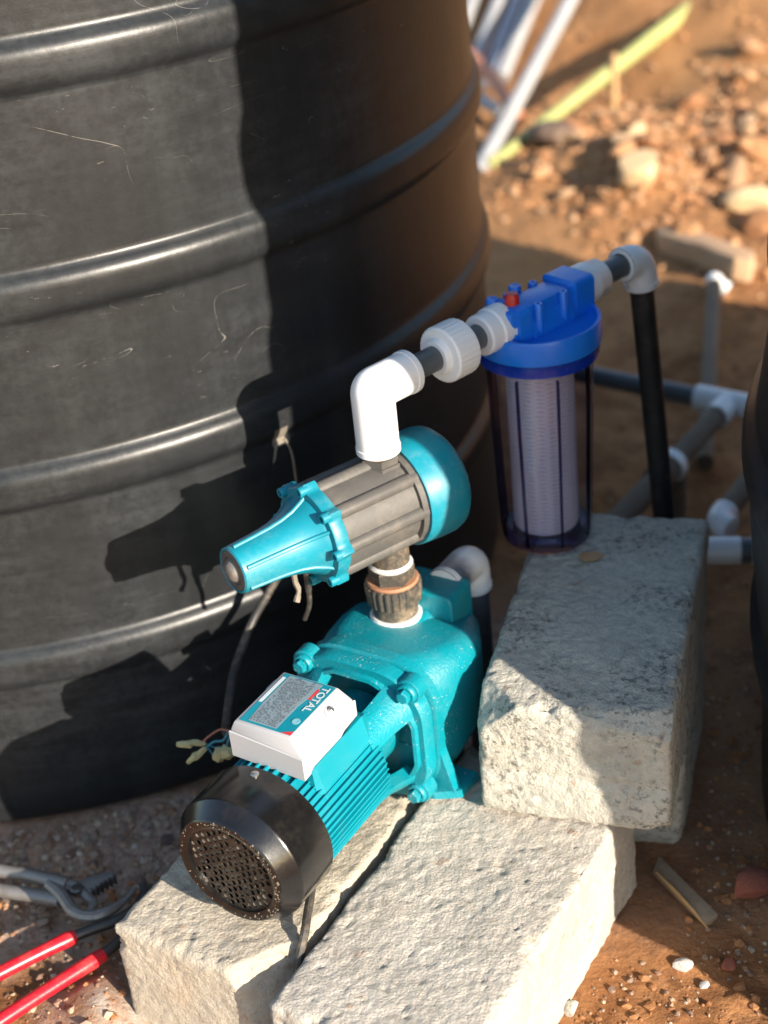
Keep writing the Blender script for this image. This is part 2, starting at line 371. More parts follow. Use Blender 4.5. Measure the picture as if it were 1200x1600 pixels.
def tube(bm, pts, r, seg=14, caps=True):
    pts = [Vector(p) for p in pts]; n = len(pts)
    rs = r if isinstance(r, (list, tuple)) else [r] * n
    T = [(pts[min(i + 1, n - 1)] - pts[max(i - 1, 0)]).normalized() for i in range(n)]
    x = Vector((0, 0, 1)) if abs(T[0].z) < 0.9 else Vector((1, 0, 0))
    rings = []
    for i in range(n):
        x = (x - T[i] * x.dot(T[i])).normalized(); y = T[i].cross(x)
        rings.append([pts[i] + (x * math.cos(2 * math.pi * k / seg) + y * math.sin(2 * math.pi * k / seg)) * rs[i] for k in range(seg)])
    loft(bm, rings, caps, caps)
def spline(pts, n=8):
    P = [Vector(p) for p in pts]; P = [2 * P[0] - P[1]] + P + [2 * P[-1] - P[-2]]; out = []
    for i in range(1, len(P) - 2):
        a, b, c, d = P[i - 1:i + 3]
        for k in range(n):
            t = k / n
            out.append(0.5 * ((2 * b) + (c - a) * t + (2 * a - 5 * b + 4 * c - d) * t * t + (3 * b - a - 3 * c + d) * t ** 3))
    out.append(P[-2]); return out
def prism(bm, pts, z0, z1, mat=I4, bev=0.0, holes=None):
    vs = [bm.verts.new(mat @ Vector((x, y, z0))) for x, y in pts]
    f = bm.faces.new(vs)
    r = bmesh.ops.extrude_face_region(bm, geom=[f])
    nv = [g for g in r['geom'] if isinstance(g, bmesh.types.BMVert)]
    up = (mat.to_3x3() @ Vector((0, 0, 1))) * (z1 - z0)
    bmesh.ops.translate(bm, vec=up, verts=nv)
    if bev > 0:
        allv = vs + nv
        es = list({e for v in allv for e in v.link_edges})
        bmesh.ops.bevel(bm, geom=es, offset=bev, segments=2, affect='EDGES', profile=0.5)
def rrect(a, b, c, n=5, cz=0.0, ce=0.0):
    out = []
    for sx, sy, a0 in ((1, 1, 0), (-1, 1, 90), (-1, -1, 180), (1, -1, 270)):
        for k in range(n + 1):
            t = rad(a0 + 90 * k / n)
            out.append((ce + sx * (a - c) + c * math.cos(t), cz + sy * (b - c) + c * math.sin(t)))
    return out

def finish(name, bm, mat, parent=None, sharp=35.0, smooth=True, origin=None):
    bmesh.ops.remove_doubles(bm, verts=bm.verts, dist=1e-6)
    bmesh.ops.recalc_face_normals(bm, faces=bm.faces)
    if parent is not None: org = parent.location.copy()
    elif origin is not None: org = Vector(origin)
    else:
        lo = Vector((1e9,) * 3); hi = Vector((-1e9,) * 3)
        for v in bm.verts:
            for i in range(3): lo[i] = min(lo[i], v.co[i]); hi[i] = max(hi[i], v.co[i])
        org = Vector(((lo.x + hi.x) / 2, (lo.y + hi.y) / 2, lo.z))
    for v in bm.verts: v.co -= org
    if smooth:
        for f in bm.faces: f.smooth = True
        lim = rad(sharp)
        for e in bm.edges:
            if len(e.link_faces) == 2 and e.calc_face_angle(0) > lim: e.smooth = False
    me = bpy.data.meshes.new(name); bm.to_mesh(me); bm.free()
    me.materials.append(M[mat] if isinstance(mat, str) else mat)
    o = bpy.data.objects.new(name, me); COL.objects.link(o)
    if parent is not None: o.parent = parent
    else: o.location = org
    return o
def sub(name, bm, mat, part, **kw):
    """a sub-part: child of a part that itself sits at the thing's origin"""
    thing_o = part.parent
    o = finish(name, bm, mat, thing_o, **kw); o.parent = part; return o
def tag(o, label, cat, group=None):
    o['label'] = label; o['category'] = cat
    if group: o['group'] = group
    return o
def thing(name, loc, label, cat, group=None):
    o = bpy.data.objects.new(name, None); COL.objects.link(o); o.location = loc; o.empty_display_size = 0.03
    return tag(o, label, cat, group)
def BM(): return bmesh.new()
def mesh_np(name, V, Fq, mat, parent=None, loc=(0, 0, 0), smooth=True):
    me = bpy.data.meshes.new(name)
    V = np.asarray(V, np.float32); Fq = np.asarray(Fq, np.int32); k = Fq.shape[1]
    me.vertices.add(len(V)); me.vertices.foreach_set('co', V.ravel())
    me.loops.add(Fq.size); me.loops.foreach_set('vertex_index', Fq.ravel())
    me.polygons.add(len(Fq)); me.polygons.foreach_set('loop_start', np.arange(0, Fq.size, k, dtype=np.int32))
    me.polygons.foreach_set('use_smooth', np.full(len(Fq), smooth))
    me.update(calc_edges=True); me.validate()
    me.materials.append(M[mat] if isinstance(mat, str) else mat)
    o = bpy.data.objects.new(name, me); COL.objects.link(o); o.location = loc
    if parent is not None: o.parent = parent
    return o

# ------------------------------------------------------------------ GROUND
AZB = rad(33.0)
BA = np.array([math.sin(AZB), math.cos(AZB)]); BE = np.array([BA[1], -BA[0]])
def soft(a, b, x):
    t = np.clip((x - a) / (b - a), 0, 1); return t * t * (3 - 2 * t)
def ground_h(x, y):
    P = np.stack([x, y, np.zeros_like(x)], 1)
    z = 0.014 * fbm(P, 0.35, 3, 11) + 0.007 * fbm(P, 0.07, 4, 23) + 0.0038 * fbm(P, 0.018, 3, 31)
    far = soft(2.2, 3.2, y)
    z = z + far * (0.03 * fbm(P, 0.5, 4, 41) + 0.02 * fbm(P, 0.16, 3, 47))
    # heap of rubble and loose earth beyond the filter
    d = ((x - 0.80) / 0.42) ** 2 + ((y - 3.35) / 0.45) ** 2
    z = z + 0.075 * np.exp(-d) * (1 + 0.5 * fbm(P, 0.2, 3, 53))
    # bank
    n = x * 0.74 + y * 0.67 - 3.13 + 0.05 * fbm(P, 0.4, 3, 61)
    t = np.clip(n, 0, 3)
    z = z + 0.50 * np.where(t > 0.12, t - 0.06, t * t / 0.24)
    # trodden flat under the blocks and the tanks
    a = x * BA[0] + y * BA[1]; e = x * BE[0] + y * BE[1]
    da = np.maximum(np.abs(a - 0.945) - 0.21, 0); de = np.maximum(np.abs(e + 0.657) - 0.20, 0)
    m = soft(0.0, 0.05, np.hypot(da, de))
    m2 = soft(0.0, 0.04, np.hypot(x - 0.2, y - 1.35) - 0.24)
    m3 = soft(0.0, 0.05, np.hypot(x + 0.4708, y - 2.0468) - 0.645) * soft(0.0, 0.05, np.hypot(x - 1.016, y - 1.186) - 0.645)
    z = z * (0.15 + 0.85 * m * m2) * (0.2 + 0.8 * m3) - 0.004
    # soil heaped against the left end of the blocks, hollow in front
    z = z + 0.026 * np.exp(-(((x + 0.33) / 0.035) ** 2 + ((y - 1.09) / 0.06) ** 2))
    z = z + 0.012 * np.exp(-(((x + 0.42) / 0.10) ** 2 + ((y - 1.10) / 0.05) ** 2))
    return z
def geo_steps(a, b, s0, g):
    out = [a]; s = s0
    while out[-1] < b: out.append(out[-1] + s); s *= g
    return out
xs = np.array(sorted([-v for v in geo_steps(0.62, 60, 0.03, 1.25)] + list(np.arange(-0.61, 0.75, 0.0055)) + list(np.arange(0.755, 1.9, 0.025)) + geo_steps(1.92, 60, 0.05, 1.25)))
ys = np.array(sorted([v for v in -np.array(geo_steps(-0.86, 60, 0.05, 1.25))] + list(np.arange(0.875, 1.75, 0.0055)) + list(np.arange(1.76, 3.0, 0.014)) + list(np.arange(3.02, 5.4, 0.03)) + geo_steps(5.45, 90, 0.08, 1.22)))
GX, GY = np.meshgrid(xs, ys); gx = GX.ravel(); gy = GY.ravel()
gz = ground_h(gx, gy)
nx, ny = len(xs), len(ys)
idx = np.arange(nx * ny).reshape(ny, nx)
quads = np.stack([idx[:-1, :-1], idx[:-1, 1:], idx[1:, 1:], idx[1:, :-1]], -1).reshape(-1, 4)
ground = mesh_np('ground', np.stack([gx, gy, gz], 1), quads, 'soil'); ground['kind'] = 'structure'; tag(ground, 'red brown bare earth rising to a low bank at the back', 'ground')
Pg = np.stack([gx, gy, gz * 0], 1)
dtank = np.hypot(gx + 0.4708, gy - 2.0468) - 0.655
ga = gx * BA[0] + gy * BA[1]; ge = gx * BE[0] + gy * BE[1]
dleft = np.hypot(np.maximum(np.abs(ga - 0.945) - 0.195, 0), np.maximum(-0.848 - ge, 0))
gravel = soft(0.26, 0.12, dtank) * soft(1.0, 1.15, gy) * soft(1.9, 1.6, gy)
shade_gravel = 0.25 * soft(0.05, 0.2, gx) * soft(1.08, 1.16, gy + 0.03 * fbm(Pg, 0.1, 3, 5)) * soft(1.9, 1.5, gy)
gravel = np.clip(np.maximum(gravel, shade_gravel) * (0.85 + 0.5 * fbm(Pg, 0.08, 3, 71)), 0, 1)
dustv = np.clip(soft(0.085, 0.0, dleft) * (ge < -0.7) * (0.9 + 0.6 * fbm(Pg, 0.05, 3, 77)), 0, 1)
dustv = np.maximum(dustv, np.clip(0.4 * soft(0.15, 0.45, fbm(Pg, 0.09, 3, 83)) * (gx < -0.2) * (gy < 1.3), 0, 1))
dry = np.clip(soft(2.3, 3.2, gy) * (0.75 + 0.6 * fbm(Pg, 0.3, 3, 91)), 0, 1)
for nm, val in (('dust', dustv), ('gravel', gravel), ('dry', dry)):
    at = ground.data.attributes.new(nm, 'FLOAT', 'POINT'); at.data.foreach_set('value', val.astype(np.float32))
def gh(x, y): return float(ground_h(np.array([float(x)]), np.array([float(y)]))[0])

# ------------------------------------------------------------------ TANKS
def tank_profile(R, H, ribs, bulge=0.0):
    pr = [(0.0, 0.0), (R - 0.03, 0.0), (R - 0.016, 0.002), (R - 0.011, 0.008), (R - 0.010, 0.03)]
    zs = np.arange(0.05, H, 0.0035)
    for z in zs:
        b = 0.0
        for zr in ribs:
            d = (z - zr) / 0.026
            if abs(d) < 1: b = max(b, 0.0105 * (1 - d ** 4) ** 1.5)
        pr.append((R - 0.010 + b + bulge * math.exp(-((z - 0.39) / 0.16) ** 2), float(z)))
    pr += [(R - 0.03, H + 0.02), (R - 0.12, H + 0.09), (R * 0.5, H + 0.20), (0.24, H + 0.23), (0.24, H + 0.25), (0.0, H + 0.26)]
    return pr
RIBS = [0.217, 0.435, 0.638, 0.853, 1.07, 1.29]
def make_tank(loc, label, rot, bulge=0.0):
    t = thing('water_tank', loc, label, 'water tank')
    bm = BM(); lathe(bm, tank_profile(0.655, 1.46, RIBS, bulge), frame(loc, (0, 0, 1), (math.cos(rot), math.sin(rot), 0)), 160)
    finish('tank_shell', bm, 'tank', t, sharp=50)
    bm = BM(); lathe(bm, [(0.0, 1.72), (0.26, 1.722), (0.265, 1.735), (0.262, 1.762), (0.2, 1.778), (0.0, 1.782)], frame(loc, (0, 0, 1)), 48)
    finish('lid', bm, 'tank', t)
    return t
tankL = make_tank((-0.4708, 2.0468, 0), 'big black ribbed water tank behind the teal pump, half in sun', 0.3)
tankR = make_tank((1.016, 1.186, 0), 'black water tank cut off by the right edge, wholly in shade', 1.9, 0.022)

# ------------------------------------------------------------------ CONCRETE BLOCKS
def block(name, cx, cy, z0, az, L, Wd, H, mat, seed, label, skew=0.0, groove=False, rmin=0.0025, rmax=0.012, res=0.0028, chips=()):
    hl, hw, hh = L / 2, Wd / 2, H / 2
    nl, nw, nh = int(L / res), int(Wd / res), int(H / res)
    V = []; Q = []; off = 0
    def face(nu, nv, fn):
        nonlocal off
        u, v = np.meshgrid(np.linspace(-1, 1, nu + 1), np.linspace(-1, 1, nv + 1))
        V.append(fn(u.ravel(), v.ravel())); ii = np.arange((nu + 1) * (nv + 1)).reshape(nv + 1, nu + 1) + off
        Q.append(np.stack([ii[:-1, :-1], ii[:-1, 1:], ii[1:, 1:], ii[1:, :-1]], -1).reshape(-1, 4)); off += (nu + 1) * (nv + 1)
    one = lambda u: np.ones_like(u)
    face(nw, nl, lambda u, v: np.stack([u * hw, v * hl, one(u) * hh], 1))
    face(nw, nl, lambda u, v: np.stack([-u * hw, v * hl, -one(u) * hh], 1))
    face(nw, nh, lambda u, v: np.stack([u * hw, -one(u) * hl, v * hh], 1))
    face(nw, nh, lambda u, v: np.stack([-u * hw, one(u) * hl, v * hh], 1))
    face(nl, nh, lambda u, v: np.stack([one(u) * hw, u * hl, v * hh], 1))
    face(nl, nh, lambda u, v: np.stack([-one(u) * hw, -u * hl, v * hh], 1))
    V = np.concatenate(V); Q = np.concatenate(Q)
    h3 = np.array([hw, hl, hh])
    k = 0.5 + 0.5 * fbm(V, 0.05, 3, seed); k = np.clip(k * 1.2 - 0.15 + 0.55 * np.clip(fbm(V, 0.016, 2, seed + 50) - 0.25, 0, 1) * 2, 0, 1)
    r = (rmin + (rmax - rmin) * k)[:, None]
    inner = np.clip(V, -(h3 - r), h3 - r); d = V - inner
    ln = np.linalg.norm(d, axis=1, keepdims=True); N = d / np.maximum(ln, 1e-9)
    P = inner + N * r
    rough = 0.0022 * fbm(V, 0.05, 3, seed + 5) + 0.0006 * fbm(V, 0.011, 3, seed + 9) + 0.0009 * vnoise(V / 0.0044, seed + 12)
    pit = vnoise(V / 0.006, seed + 20); rough = rough - 0.0022 * np.clip(pit - 0.5, 0, 1) * 2
    top = N[:, 2] > 0.8
    P = P + N * np.where(top, rough * 1.1, rough)[:, None]
    if groove:
        m = (N[:, 1] < -0.6)
        gr = np.exp(-((V[:, 2] + 0.014) / 0.006) ** 2) * (0.6 + 0.5 * fbm(V, 0.03, 2, seed + 30))
        P[:, 1] += np.where(m, 0.0045 * gr, 0)
        P[:, 1] += np.where(m, -0.005 * np.exp(-((V[:, 2] + 0.05) / 0.03) ** 2), 0)
    rb = np.random.default_rng(seed + 500)
    for q in range(70):          # mixed pits on the faces
        c = P[rb.integers(len(P))]; r_ = 0.0018 + 0.0055 * rb.random() ** 3
        d_ = np.linalg.norm((P - c) * np.array([1, 1 + 0.4 * rb.random(), 1]), axis=1); m_ = d_ < r_
        P[m_] -= N[m_] * (0.55 * (r_ - d_[m_]))[:, None]
    edge_i = np.nonzero((np.sort(np.abs(N), axis=1)[:, 1] > 0.45) & (N[:, 2] > -0.3))[0]
    for q in range(26):          # arrises knocked off
        c = P[edge_i[rb.integers(len(edge_i))]]; r_ = 0.004 + 0.011 * rb.random() ** 2
        d_ = np.linalg.norm((P - c) * np.array([1, 0.45 + 0.5 * rb.random(), 1]), axis=1); m_ = d_ < r_
        P[m_] -= N[m_] * (0.6 * (r_ - d_[m_]) * (0.8 + 0.5 * vnoise(P[m_] / 0.004, seed + q)))[:, None]
    for (px, py, pz, nx_, ny_, nz_, dep) in chips:   # plane cuts knocked off a corner
        n = np.array([nx_, ny_, nz_], float); n /= np.linalg.norm(n)
        c = np.array([px * hw, py * hl, pz * hh]) - n * dep
        s = (P - c) @ n + 0.004 * fbm(P, 0.025, 3, seed + 40)
        P = P - np.maximum(s, 0)[:, None] * n * 0.95
    P[:, 1] += skew * P[:, 0] * soft(0.0, -hl, P[:, 1])
    a = np.array([math.sin(az), math.cos(az)]); e = np.array([a[1], -a[0]])
    X = np.stack([e[0] * P[:, 0] + a[0] * P[:, 1], e[1] * P[:, 0] + a[1] * P[:, 1], P[:, 2] + hh], 1)
    # weld shared border vertices
    key = np.round(X * 1e5).astype(np.int64); _, first, inv = np.unique(key, axis=0, return_index=True, return_inverse=True)
    X = X[first]; Q = inv.reshape(-1)[Q]
    o = mesh_np(name, X, Q, mat, loc=(cx, cy, z0))
    return tag(o, label, 'concrete block')
BLK_H = 0.134
def bpos(a, e): return (BA[0] * a + BE[0] * e, BA[1] * a + BE[1] * e)
p = bpos(0.933, -0.5625)
block('concrete_block', p[0], p[1], -0.006, AZB, 0.395, 0.190, BLK_H, 'conc_front', 3, 'sunlit pale concrete block in front, its right side glaring white', rmax=0.010)
p = bpos(0.948, -0.757)
block('concrete_block', p[0], p[1], -0.006, AZB, 0.39, 0.180, BLK_H, 'conc_left', 13, 'tan concrete block carrying the pump, front corner broken off', rmax=0.013,
      chips=((1, -1, 0.6, 0.8, -0.6, 0.35, 0.030),))
AZU = rad(18.5)
block('concrete_block', 0.213, 1.341, BLK_H - 0.004, AZU, 0.370, 0.19, 0.134, 'conc_old', 23, 'weathered grey concrete block on top, under the clear filter housing', skew=-0.04, groove=True, rmin=0.003, rmax=0.013,
      chips=((-1, -1, 1, -0.55, -0.5, 0.6, 0.026), (-1, 1, 1, -0.7, 0.3, 0.4, 0.012), (1, -1, -1, 0.4, -0.5, -0.6, 0.010), (0.75, -1, 1, 0.12, -0.62, 0.7, 0.013)))
ua = (math.sin(AZU), math.cos(AZU))
block('concrete_block', 0.208 + ua[0] * 0.08, 1.322 + ua[1] * 0.08, -0.006, AZU, 0.25, 0.185, BLK_H, 'conc_old', 33, 'shaded concrete block underneath the weathered grey block', rmin=0.006, rmax=0.02)

# ------------------------------------------------------------------ PUMP
AZP = rad(34.2)
PA = Vector((math.sin(AZP), math.cos(AZP), 0)); PE = Vector((PA.y, -PA.x, 0)); UZ = Vector((0, 0, 1))
ZS = 0.208
PO = Vector((-0.174, 1.063, ZS))           # centre of the fan grille, pump axis runs along PA
def pp(t, e, z): return PO + PA * t + PE * e + UZ * z
pump = thing('water_pump', (PO + PA * 0.15 - UZ * (ZS - BLK_H + 0.006)), 'teal electric water pump with black fan cover on the tan block', 'pump')
FP = frame(PO, PA, UZ)                      # local z = axis, local x = up, local y = axis x up
# fan cover: chamfered cup
bm = BM()
lathe(bm, [(0.0475, 0.002), (0.0475, 0.0), (0.052, -0.0012), (0.0555, -0.0012), (0.0572, 0.0), (0.0578, 0.001), (0.0579, 0.0012), (0.0676, 0.0148), (0.0678, 0.0151), (0.0685, 0.0163), (0.0688, 0.0176), (0.0688, 0.0180), (0.0692, 0.0655), (0.0691, 0.0658), (0.0685, 0.0664), (0.066, 0.0664), (0.066, 0.030), (0.0555, 0.0045), (0.0475, 0.0035), (0.0475, 0.002)], FP, 72)
fan_cover = finish('fan_cover', bm, 'black_gloss', pump, sharp=28)
# grille: plate with real holes on a hexagonal pitch
bm = BM(); pit = 0.0078; rh = 0.0029
filled = []
hexr = pit / math.sqrt(3)
for i in range(-9, 10):
    for j in range(-9, 10):
        cx_, cy_ = pit * (i + 0.5 * j), pit * math.sqrt(3) / 2 * j
        dd = math.hypot(cx_, cy_)
        if dd > 0.0505: continue
        hole = dd < 0.0445 and random.random() > 0.05
        N = 12
        out = []
        for k in range(N):
            th = rad(30 + 30 * k) + 0
            rr = hexr if k % 2 == 0 else pit / 2
            out.append((cx_ + rr * math.cos(th), cy_ + rr * math.sin(th)))
        dome = lambda x, y: 0.0014 * (math.hypot(x, y) / 0.05) ** 2
        vo = [bm.verts.new(FP @ Vector((x, y, 0.0012 + dome(x, y)))) for x, y in out]
        if hole:
            vi = [bm.verts.new(FP @ Vector((cx_ + rh * math.cos(rad(30 + 30 * k)), cy_ + rh * math.sin(rad(30 + 30 * k)), 0.0012 + dome(cx_, cy_)))) for k in range(N)]
            vd = [bm.verts.new(v.co + PA * 0.0016) for v in vi]
            for k in range(N):
                k2 = (k + 1) % N
                bm.faces.new((vo[k], vo[k2], vi[k2], vi[k])); bm.faces.new((vi[k], vi[k2], vd[k2], vd[k]))
            filled.append((cx_, cy_, dd))
        else: bm.faces.new(vo)
grille = sub('grille', bm, 'black_dirty', fan_cover, sharp=40)
bm = BM()
for cx_, cy_, dd in filled:      # mud dried in some of the holes (upper left and centre)
    q = math.exp(-((cx_ - 0.022) ** 2 + (cy_ + 0.022) ** 2) / 0.0007)
    if random.random() < 0.25 + 0.6 * q:
        mm = frame(FP @ Vector((cx_, cy_, 0.0024 + random.random() * 0.0012)), -PA, UZ)
        r_ = rh * random.uniform(0.95, 1.05)
        lathe(bm, [(r_, -0.0015), (r_ * 0.85, 0.0), (r_ * 0.5, random.uniform(-0.0006, 0.0003)), (0, random.uniform(-0.0006, 0.0004))], mm, 9)
mudo = sub('dried_mud', bm, 'mud', fan_cover); mudo['kind'] = 'stuff'
# dirt crust along the grille rim
bm = BM()
for k in range(150):
    th = random.gauss(0.9, 1.5); rr = random.gauss(0.0535, 0.0022)
    if rr > 0.056: continue
    mm = frame(FP @ Vector((rr * math.cos(th), rr * math.sin(th), -0.0012)), -PA, UZ)
    r_ = 0.0003 + 0.0011 * random.random() ** 3
    lathe(bm, [(r_, -0.0012), (r_ * 0.8, 0.0003), (0, 0.0007)], mm, 6)
mudo = sub('rim_dirt', bm, 'mud', fan_cover); mudo['kind'] = 'stuff'
bm = BM()
lathe(bm, [(0.0, 0.026), (0.054, 0.026), (0.054, 0.060), (0.0, 0.060)], FP, 32)
sub('fan', bm, 'black_matt', fan_cover)
bm = BM()
lathe(bm, [(0.0042, -0.002), (0.0042, 0.0016), (0.003, 0.0026), (0.0, 0.0029)], frame(PO + PA * 0.057 + UZ * 0.0686 + PE * -0.001, UZ, PA), 14)
sub('screw', bm, 'chrome', fan_cover)
# motor shell
bm = BM()
lathe(bm, [(0.0, 0.060), (0.0605, 0.060), (0.0605, 0.176), (0.055, 0.186), (0.045, 0.190), (0.0, 0.190)], FP, 64)
motor = finish('motor_housing', bm, 'teal_fin', pump)
fm = None
def fin_mesh():
    b = BM(); box(b, (0.0605, 0, 0.1205), (0.0078, 0.0016, 0.113), I4, 0.0004, 1); return b
nf = 0
for k in range(0, 60):
    ang = k * 6.0
    if ang < 34 or ang > 326: continue      # the terminal pedestal sits here
    if fm is None:
        fo = finish('fin', fin_mesh(), 'teal_fin', None, origin=(0, 0, 0)); fm = fo.data
    else:
        fo = bpy.data.objects.new('fin', fm); COL.objects.link(fo)
    fo.parent = pump
    fo.matrix_local = Matrix.Translation(-pump.location) @ FP @ Matrix.Rotation(rad(ang), 4, 'Z')
for ang in (-27, -18, -9, 0, 9, 18, 27):     # short fins in front of the pedestal
    if ang == -27:
        b = BM(); box(b, (0.0610, 0, 0.078), (0.0095, 0.0028, 0.034), I4, 0.0004, 1)
        so = finish('short_fin', b, 'teal_fin', None, origin=(0, 0, 0)); sm_ = so.data
    else:
        so = bpy.data.objects.new('short_fin', sm_); COL.objects.link(so)
    so.parent = pump
    so.matrix_local = Matrix.Translation(-pump.location) @ FP @ Matrix.Rotation(rad(ang), 4, 'Z')
# pedestal under the terminal box, its right flank slopes down to the fins
bm = BM()
def fr_ring(t, pts): return [pp(t, e, z) for e, z in pts]
loft(bm, [fr_ring(0.086, [(-0.037, 0.045), (0.044, 0.040), (0.042, 0.064), (-0.037, 0.064)]),
          fr_ring(0.092, [(-0.039, 0.043), (0.052, 0.030), (0.0425, 0.067), (-0.0385, 0.067)]),
          fr_ring(0.172, [(-0.039, 0.043), (0.052, 0.030), (0.0425, 0.067), (-0.0385, 0.067)]),
          fr_ring(0.184, [(-0.035, 0.043), (0.044, 0.032), (0.038, 0.060), (-0.034, 0.060)])])
finish('terminal_pedestal', bm, 'teal_fin', pump, sharp=20)
# terminal box
TB0, TB1, TBL, TBR, TZ0, TZ1 = 0.077, 0.166, -0.039, 0.039, 0.066, 0.1035
bm = BM()
ring = lambda z, g, w: [pp(TB0 + g + 0.001, TBL + g, z), pp(TB0 + g, TBR - g, z), pp(TB1 - g, TBR - g, z), pp(TB1 - g, TBL + g, z)]
lowz = [TZ0 - 0.002, TZ0 - 0.004, TZ0 - 0.002, TZ0 + 0.004, TZ0 + 0.006, TZ0]
midz = [TZ1 - 0.010, TZ1 - 0.0165, TZ1 - 0.0185, TZ1 - 0.0175, TZ1 - 0.013, TZ1 - 0.008]
tt_ = [TB0, TB0 - 0.0005, TB1 - 0.035, TB1 - 0.022, TB1, TB1]
def oring(zs_, grow, gr_e=None):
    out = []
    for i_, (t_, z_) in enumerate(zip(tt_, zs_)):
        left = i_ in (0, 5)
        e_ = (TBL - grow) if left else (TBR + 0.001 + grow)
        t2 = t_ - grow if i_ < 2 else (t_ + grow if i_ > 3 else t_)
        out.append(pp(t2, e_, z_))
    return out
topv = [pp(TB0 + 0.003, TBL + 0.004, TZ1), pp(TB0 + 0.003, TBR - 0.012, TZ1), pp(TB1 - 0.035, TBR - 0.012, TZ1), pp(TB1 - 0.022, TBR - 0.012, TZ1), pp(TB1 - 0.004, TBR - 0.012, TZ1), pp(TB1 - 0.004, TBL + 0.004, TZ1)]
loft(bm, [oring([z + 0.002 for z in lowz], 0.0), oring(midz, 0.0), topv])
bmesh.ops.bevel(bm, geom=[e for e in bm.edges], offset=0.0016, segments=2, affect='EDGES', profile=0.5)
tbox = finish('terminal_box', bm, 'white_cover', pump, sharp=40)
bm = BM()
loft(bm, [oring(lowz, 0.0012), oring([z - 0.0015 for z in midz], 0.0012), oring([z - 0.0004 for z in midz], 0.0003)], True, False)
sub('box_skirt', bm, 'white_cover', tbox, sharp=30)
bm = BM()                                    # screw lug and its corner post, left rear lug
box(bm, (0, 0, 0), (0.018, 0.011, 0.014), frame(pp(TB1 - 0.012, TBL - 0.003, TZ0 + 0.018), UZ, PA), 0.002)
sub('cable_gland', bm, 'white_cover', tbox)
bm = BM()
lathe(bm, [(0.0068, -0.006), (0.0068, 0.0006), (0.0058, 0.0014), (0.0, 0.0012)], frame(pp(TB1 - 0.030, TBR - 0.005, TZ1 - 0.0075), UZ + PE * 0.7, PA), 18)
sub('screw_boss', bm, 'white_cover', tbox)
bm = BM()
lathe(bm, [(0.003, 0.0), (0.003, 0.0026), (0.0018, 0.0034), (0.0, 0.003)], frame(pp(TB1 - 0.030, TBR - 0.005, TZ1 - 0.0062), UZ + PE * 0.7, PA), 12)
sub('screw', bm, 'chrome', tbox)
# printed label: sheets lying on the cover, each a little above the last
LZ = TZ1 + 0.0006
def flat(pts, dz, h=0.00022):
    b = BM(); vs0 = [b.verts.new(pp(t, e, LZ + dz)) for t, e in pts]; b.faces.new(vs0)
    vs1 = [b.verts.new(pp(t, e, LZ + dz - h)) for t, e in pts]
    n = len(pts)
    for i in range(n): b.faces.new((vs0[i], vs0[(i + 1) % n], vs1[(i + 1) % n], vs1[i]))
    return b
l0, l1, le, lr = TB0 + 0.006, TB1 - 0.006, TBL + 0.008, TBR - 0.013
sub('label', flat([(l0, le), (l0, lr), (l1, lr), (l1, le)], 0.0), 'label_teal', tbox)
sub('label_margin', flat([(l0 + 0.030, le + 0.0005), (l0 + 0.030, le + 0.004), (l1 - 0.006, le + 0.004), (l1 - 0.006, le + 0.0005)], 0.0003), 'label_white', tbox)
sub('label_panel', flat([(l0 + 0.0025, le + 0.0085), (l0 + 0.0025, lr - 0.0175), (l0 + 0.022, lr - 0.0175), (l0 + 0.040, lr - 0.0175), (l1 - 0.012, lr - 0.0135), (l1 - 0.002, lr - 0.0135), (l1 - 0.002, le + 0.006), (l0 + 0.030, le + 0.006)], 0.0003), 'label_grey', tbox)
sub('label_corner', flat([(l0, lr - 0.011), (l0, lr), (l0 + 0.006, lr)], 0.0003), 'label_red', tbox)
sub('label_slogan', flat([(l1 - 0.026, lr - 0.0145), (l1 - 0.026, lr - 0.0120), (l1 - 0.009, lr - 0.0120), (l1 - 0.009, lr - 0.0145)], 0.0004), 'label_red', tbox)
bm = BM()                                    # rows of small print too fine to read
for row in range(17):
    e0 = le + 0.0095 + row * 0.0017
    if e0 > lr - 0.0188: break
    t = l0 + 0.004
    while t < l1 - 0.005:
        w = random.uniform(0.0008, 0.0042)
        if random.random() < 0.82:
            for pts in [[(t, e0), (t, e0 + 0.0007), (t + w, e0 + 0.0007), (t + w, e0)]]:
                bm.faces.new([bm.verts.new(pp(a_, b_, LZ + 0.00055)) for a_, b_ in pts])
        t += w + random.uniform(0.0005, 0.002)
o = sub('small_print', bm, 'label_ink', tbox, smooth=False); o['kind'] = 'stuff'
def lettering(txt, size, mat3, mat, part, depth=0.0001, sx=1.0):
    cu = bpy.data.curves.new('lettering', 'FONT'); cu.body = txt; cu.size = size; cu.extrude = depth
    cu.align_x = 'LEFT'; cu.offset = 0.00018
    tmp = bpy.data.objects.new('lettering_src', cu); COL.objects.link(tmp)
    dg = bpy.context.evaluated_depsgraph_get(); dg.update()
    me = bpy.data.meshes.new_from_object(tmp.evaluated_get(dg))
    bpy.data.objects.remove(tmp); bpy.data.curves.remove(cu)
    me.transform(mat3 @ Matrix.Scale(sx, 4, (1, 0, 0))); me.transform(Matrix.Translation(-part.parent.location))
    me.materials.clear(); me.materials.append(M[mat])
    o = bpy.data.objects.new('lettering', me); COL.objects.link(o); o.parent = part; return o
